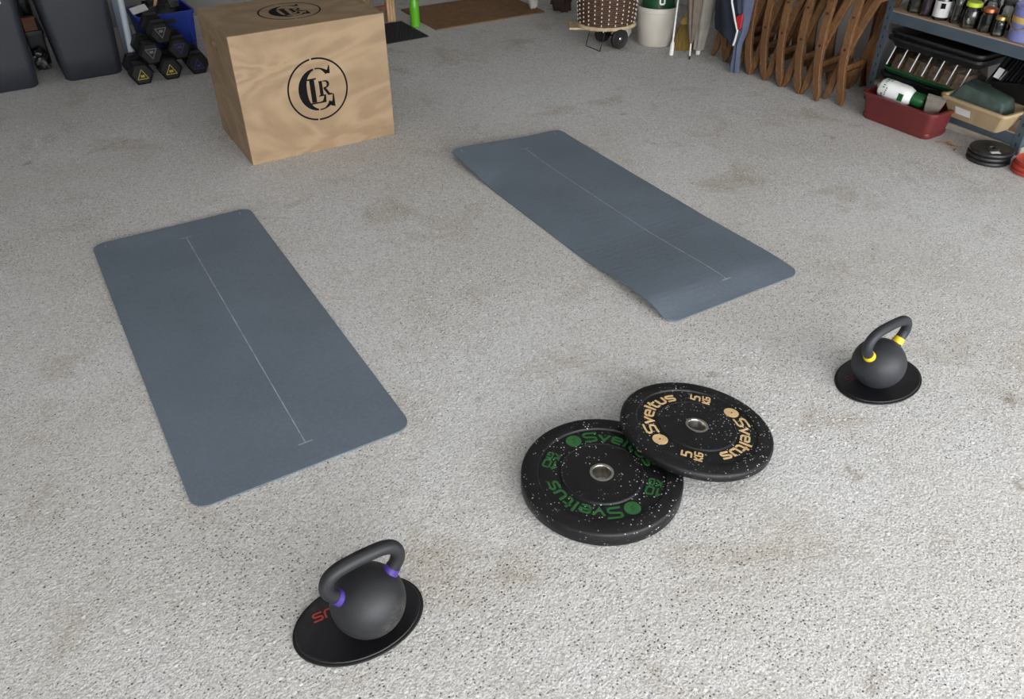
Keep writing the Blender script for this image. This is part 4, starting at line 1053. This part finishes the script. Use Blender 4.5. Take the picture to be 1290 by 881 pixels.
tag(MB().loft([rr(0.026, 0.010, 0.004, 0.0), rr(0.040, 0.011, 0.004, 0.10), rr(0.047, 0.011, 0.004, 0.15)]).build('stone_slate', 'stone', smooth=40, loc=(3.965, 2.435, 0.052), rot=(radians(10), radians(8), radians(-62))), 'grey stone slate standing in the red planter', 'slate')
tag(MB().loft([rr(0.012, 0.004, 0.003, 0.0), rr(0.014, 0.004, 0.003, 0.13), rr(0.010, 0.004, 0.003, 0.17)]).build('garden_trowel', 'disc_red', smooth=40, loc=(3.93, 2.52, 0.028), rot=(radians(55), 0, radians(-160))), 'small red garden tool lying in the red planter', 'tool')
planter('mustard_planter', 'mustard yellow plastic planter behind the red planter', 'planter', (4.165, 2.435, 0.101), (0, 0, 0), 0.05, 0.055, 0.062, 0.012, 'mustard', 0.008, 0.02)
t = planter('tan_planter', 'tan plastic planter with a paper label on the bottom shelf', 'planter', (4.075, 2.225, 0.101), (0, 0, -0.04), 0.095, 0.175, 0.108, 0.04, 'tan_plastic', 0.010, 0.018)
MB().box((0, 0, 0), (0.001, 0.085, 0.042)).build('paper_label', 'paper', t, smooth=0, loc=(-0.0788, 0.05, 0.05), rot=(0, radians(-23.5), 0))
t = thing('plant_trough', 'dusty dark green trough lying upturned in the tan planter', 'trough', (4.10, 2.25, 0.172), (radians(10), radians(-6), radians(2)))
MB().loft([rr(0.066, 0.145, 0.012, 0.0), rr(0.071, 0.15, 0.014, 0.006), rr(0.067, 0.145, 0.014, 0.012), rr(0.050, 0.115, 0.014, 0.08), rr(0.045, 0.108, 0.012, 0.085)]).build('shell', 'dark_green', t, smooth=40)
t = thing('black_basket', 'tilted black crate filled with dark sleeves beside the shelf upright', 'crate', (4.325, 2.165, 0.235), (radians(-14), radians(-36), radians(6)))
open_box(0.10, 0.115, 0.15, 0.006, 0.012, 0.012, 0.0, 0.008, 0.012, 3).build('body', 'black_tray', t, smooth=50)
for k in range(9):
    MB().box((0.0, -0.085 + 0.021 * k, 0.075), (0.15, 0.010, 0.125)).build('sleeve', ('black_tray', 'bin')[k % 2], t, smooth=0, bevel=0.001)
tag(planter('nursery_tray', 'x', 'tray', (4.37, 2.16, 0.1005), (0, 0, 0), 0.10, 0.115, 0.075, 0.012, 'black_tray'), 'deep black tray under the tilted black crate', 'tray')
tag(MB().box((0, 0, 0), (0.06, 0.045, 0.003)).build('seed_packet', 'paper', smooth=0, loc=(4.215, 2.275, 0.305), rot=(radians(20), radians(-35), 0.2)), 'white paper packet tucked behind the dusty green trough', 'packet')
# slab under the shelf
tag(MB().box((0, 0, 0.018), (0.10, 0.62, 0.036)).build('stone_slab', 'pale_slab', smooth=0, bevel=0.004, loc=(4.155, 2.30, 0), rot=(0, 0, 0.0)), 'pale stone slab on the floor under the bottom shelf', 'slab')

# ---------------------------------------------------------------- weight discs
def weight_disc(label, loc, rz, mt, sticker=False, group=None, r=0.100, h=0.0195):
    t = thing('weight_disc', label, 'weight disc', loc, (0, 0, rz), group)
    MB().lathe([(0.014, 0.003), (0.030, 0.001), (0.08, 0.003), (0.090, 0.0), (r - 0.003, 0.001), (r, 0.005), (r, h - 0.005), (r - 0.003, h - 0.001), (0.090, h), (0.084, h - 0.005), (0.034, h - 0.005), (0.030, h - 0.0005), (0.016, h), (0.014, h - 0.003)], 56, close=True).build('disc', mt, t, smooth=40)
    if sticker: MB().box((-0.036, -0.036, h - 0.0042), (0.044, 0.024, 0.0006), rz=-0.6).build('sticker', 'paper', t, smooth=0)
    return t
px_, py_ = 3.942, 2.045
names = ('bottom black weight disc of the stack beside the shelf', 'black weight disc in the middle of the stack beside the shelf', 'topmost black weight disc with a white sticker')
for k in range(3):
    weight_disc(names[k], (px_ + 0.004 * (k - 1), py_ + 0.003 * (k % 2), 0.0005 + 0.02 * k), 0.6 - 0.53, 'disc_black', k == 2)
names = ('bottom red weight disc of the short red stack', 'middle red weight disc of the short red stack', 'topmost smaller red weight disc')
for k in range(3):
    weight_disc(names[k], (3.99, 1.842, 0.0005 + 0.02 * k), 0.0, 'disc_red', r=0.100 if k < 2 else 0.092)
# dry twig and leaves
t = thing('dry_twig', 'dry brown twig with curled leaves on the floor by the red planter', 'twig', (3.93, 2.235, 0.002))
MB().tube([(-0.03, 0.08, 0.003), (-0.015, 0.04, 0.012), (0.0, 0.0, 0.010), (0.02, -0.04, 0.006)], 0.0022, 6).build('stem', 'leaf', t)
for i, (x, y, a) in enumerate(((-0.01, 0.02, 0.5), (0.02, -0.01, 2.2), (-0.02, -0.03, 3.6), (0.005, 0.05, 5.0))):
    v = [(0, 0, 0.004), (0.02, 0.008, 0.012), (0.042, 0, 0.003), (0.02, -0.009, 0.006)]
    MB().add(v, [(0, 1, 2), (0, 2, 3)], Matrix.Translation((x, y, 0)) @ Matrix.Rotation(a, 4, 'Z')).build('leaf', 'leaf', t, smooth=0)
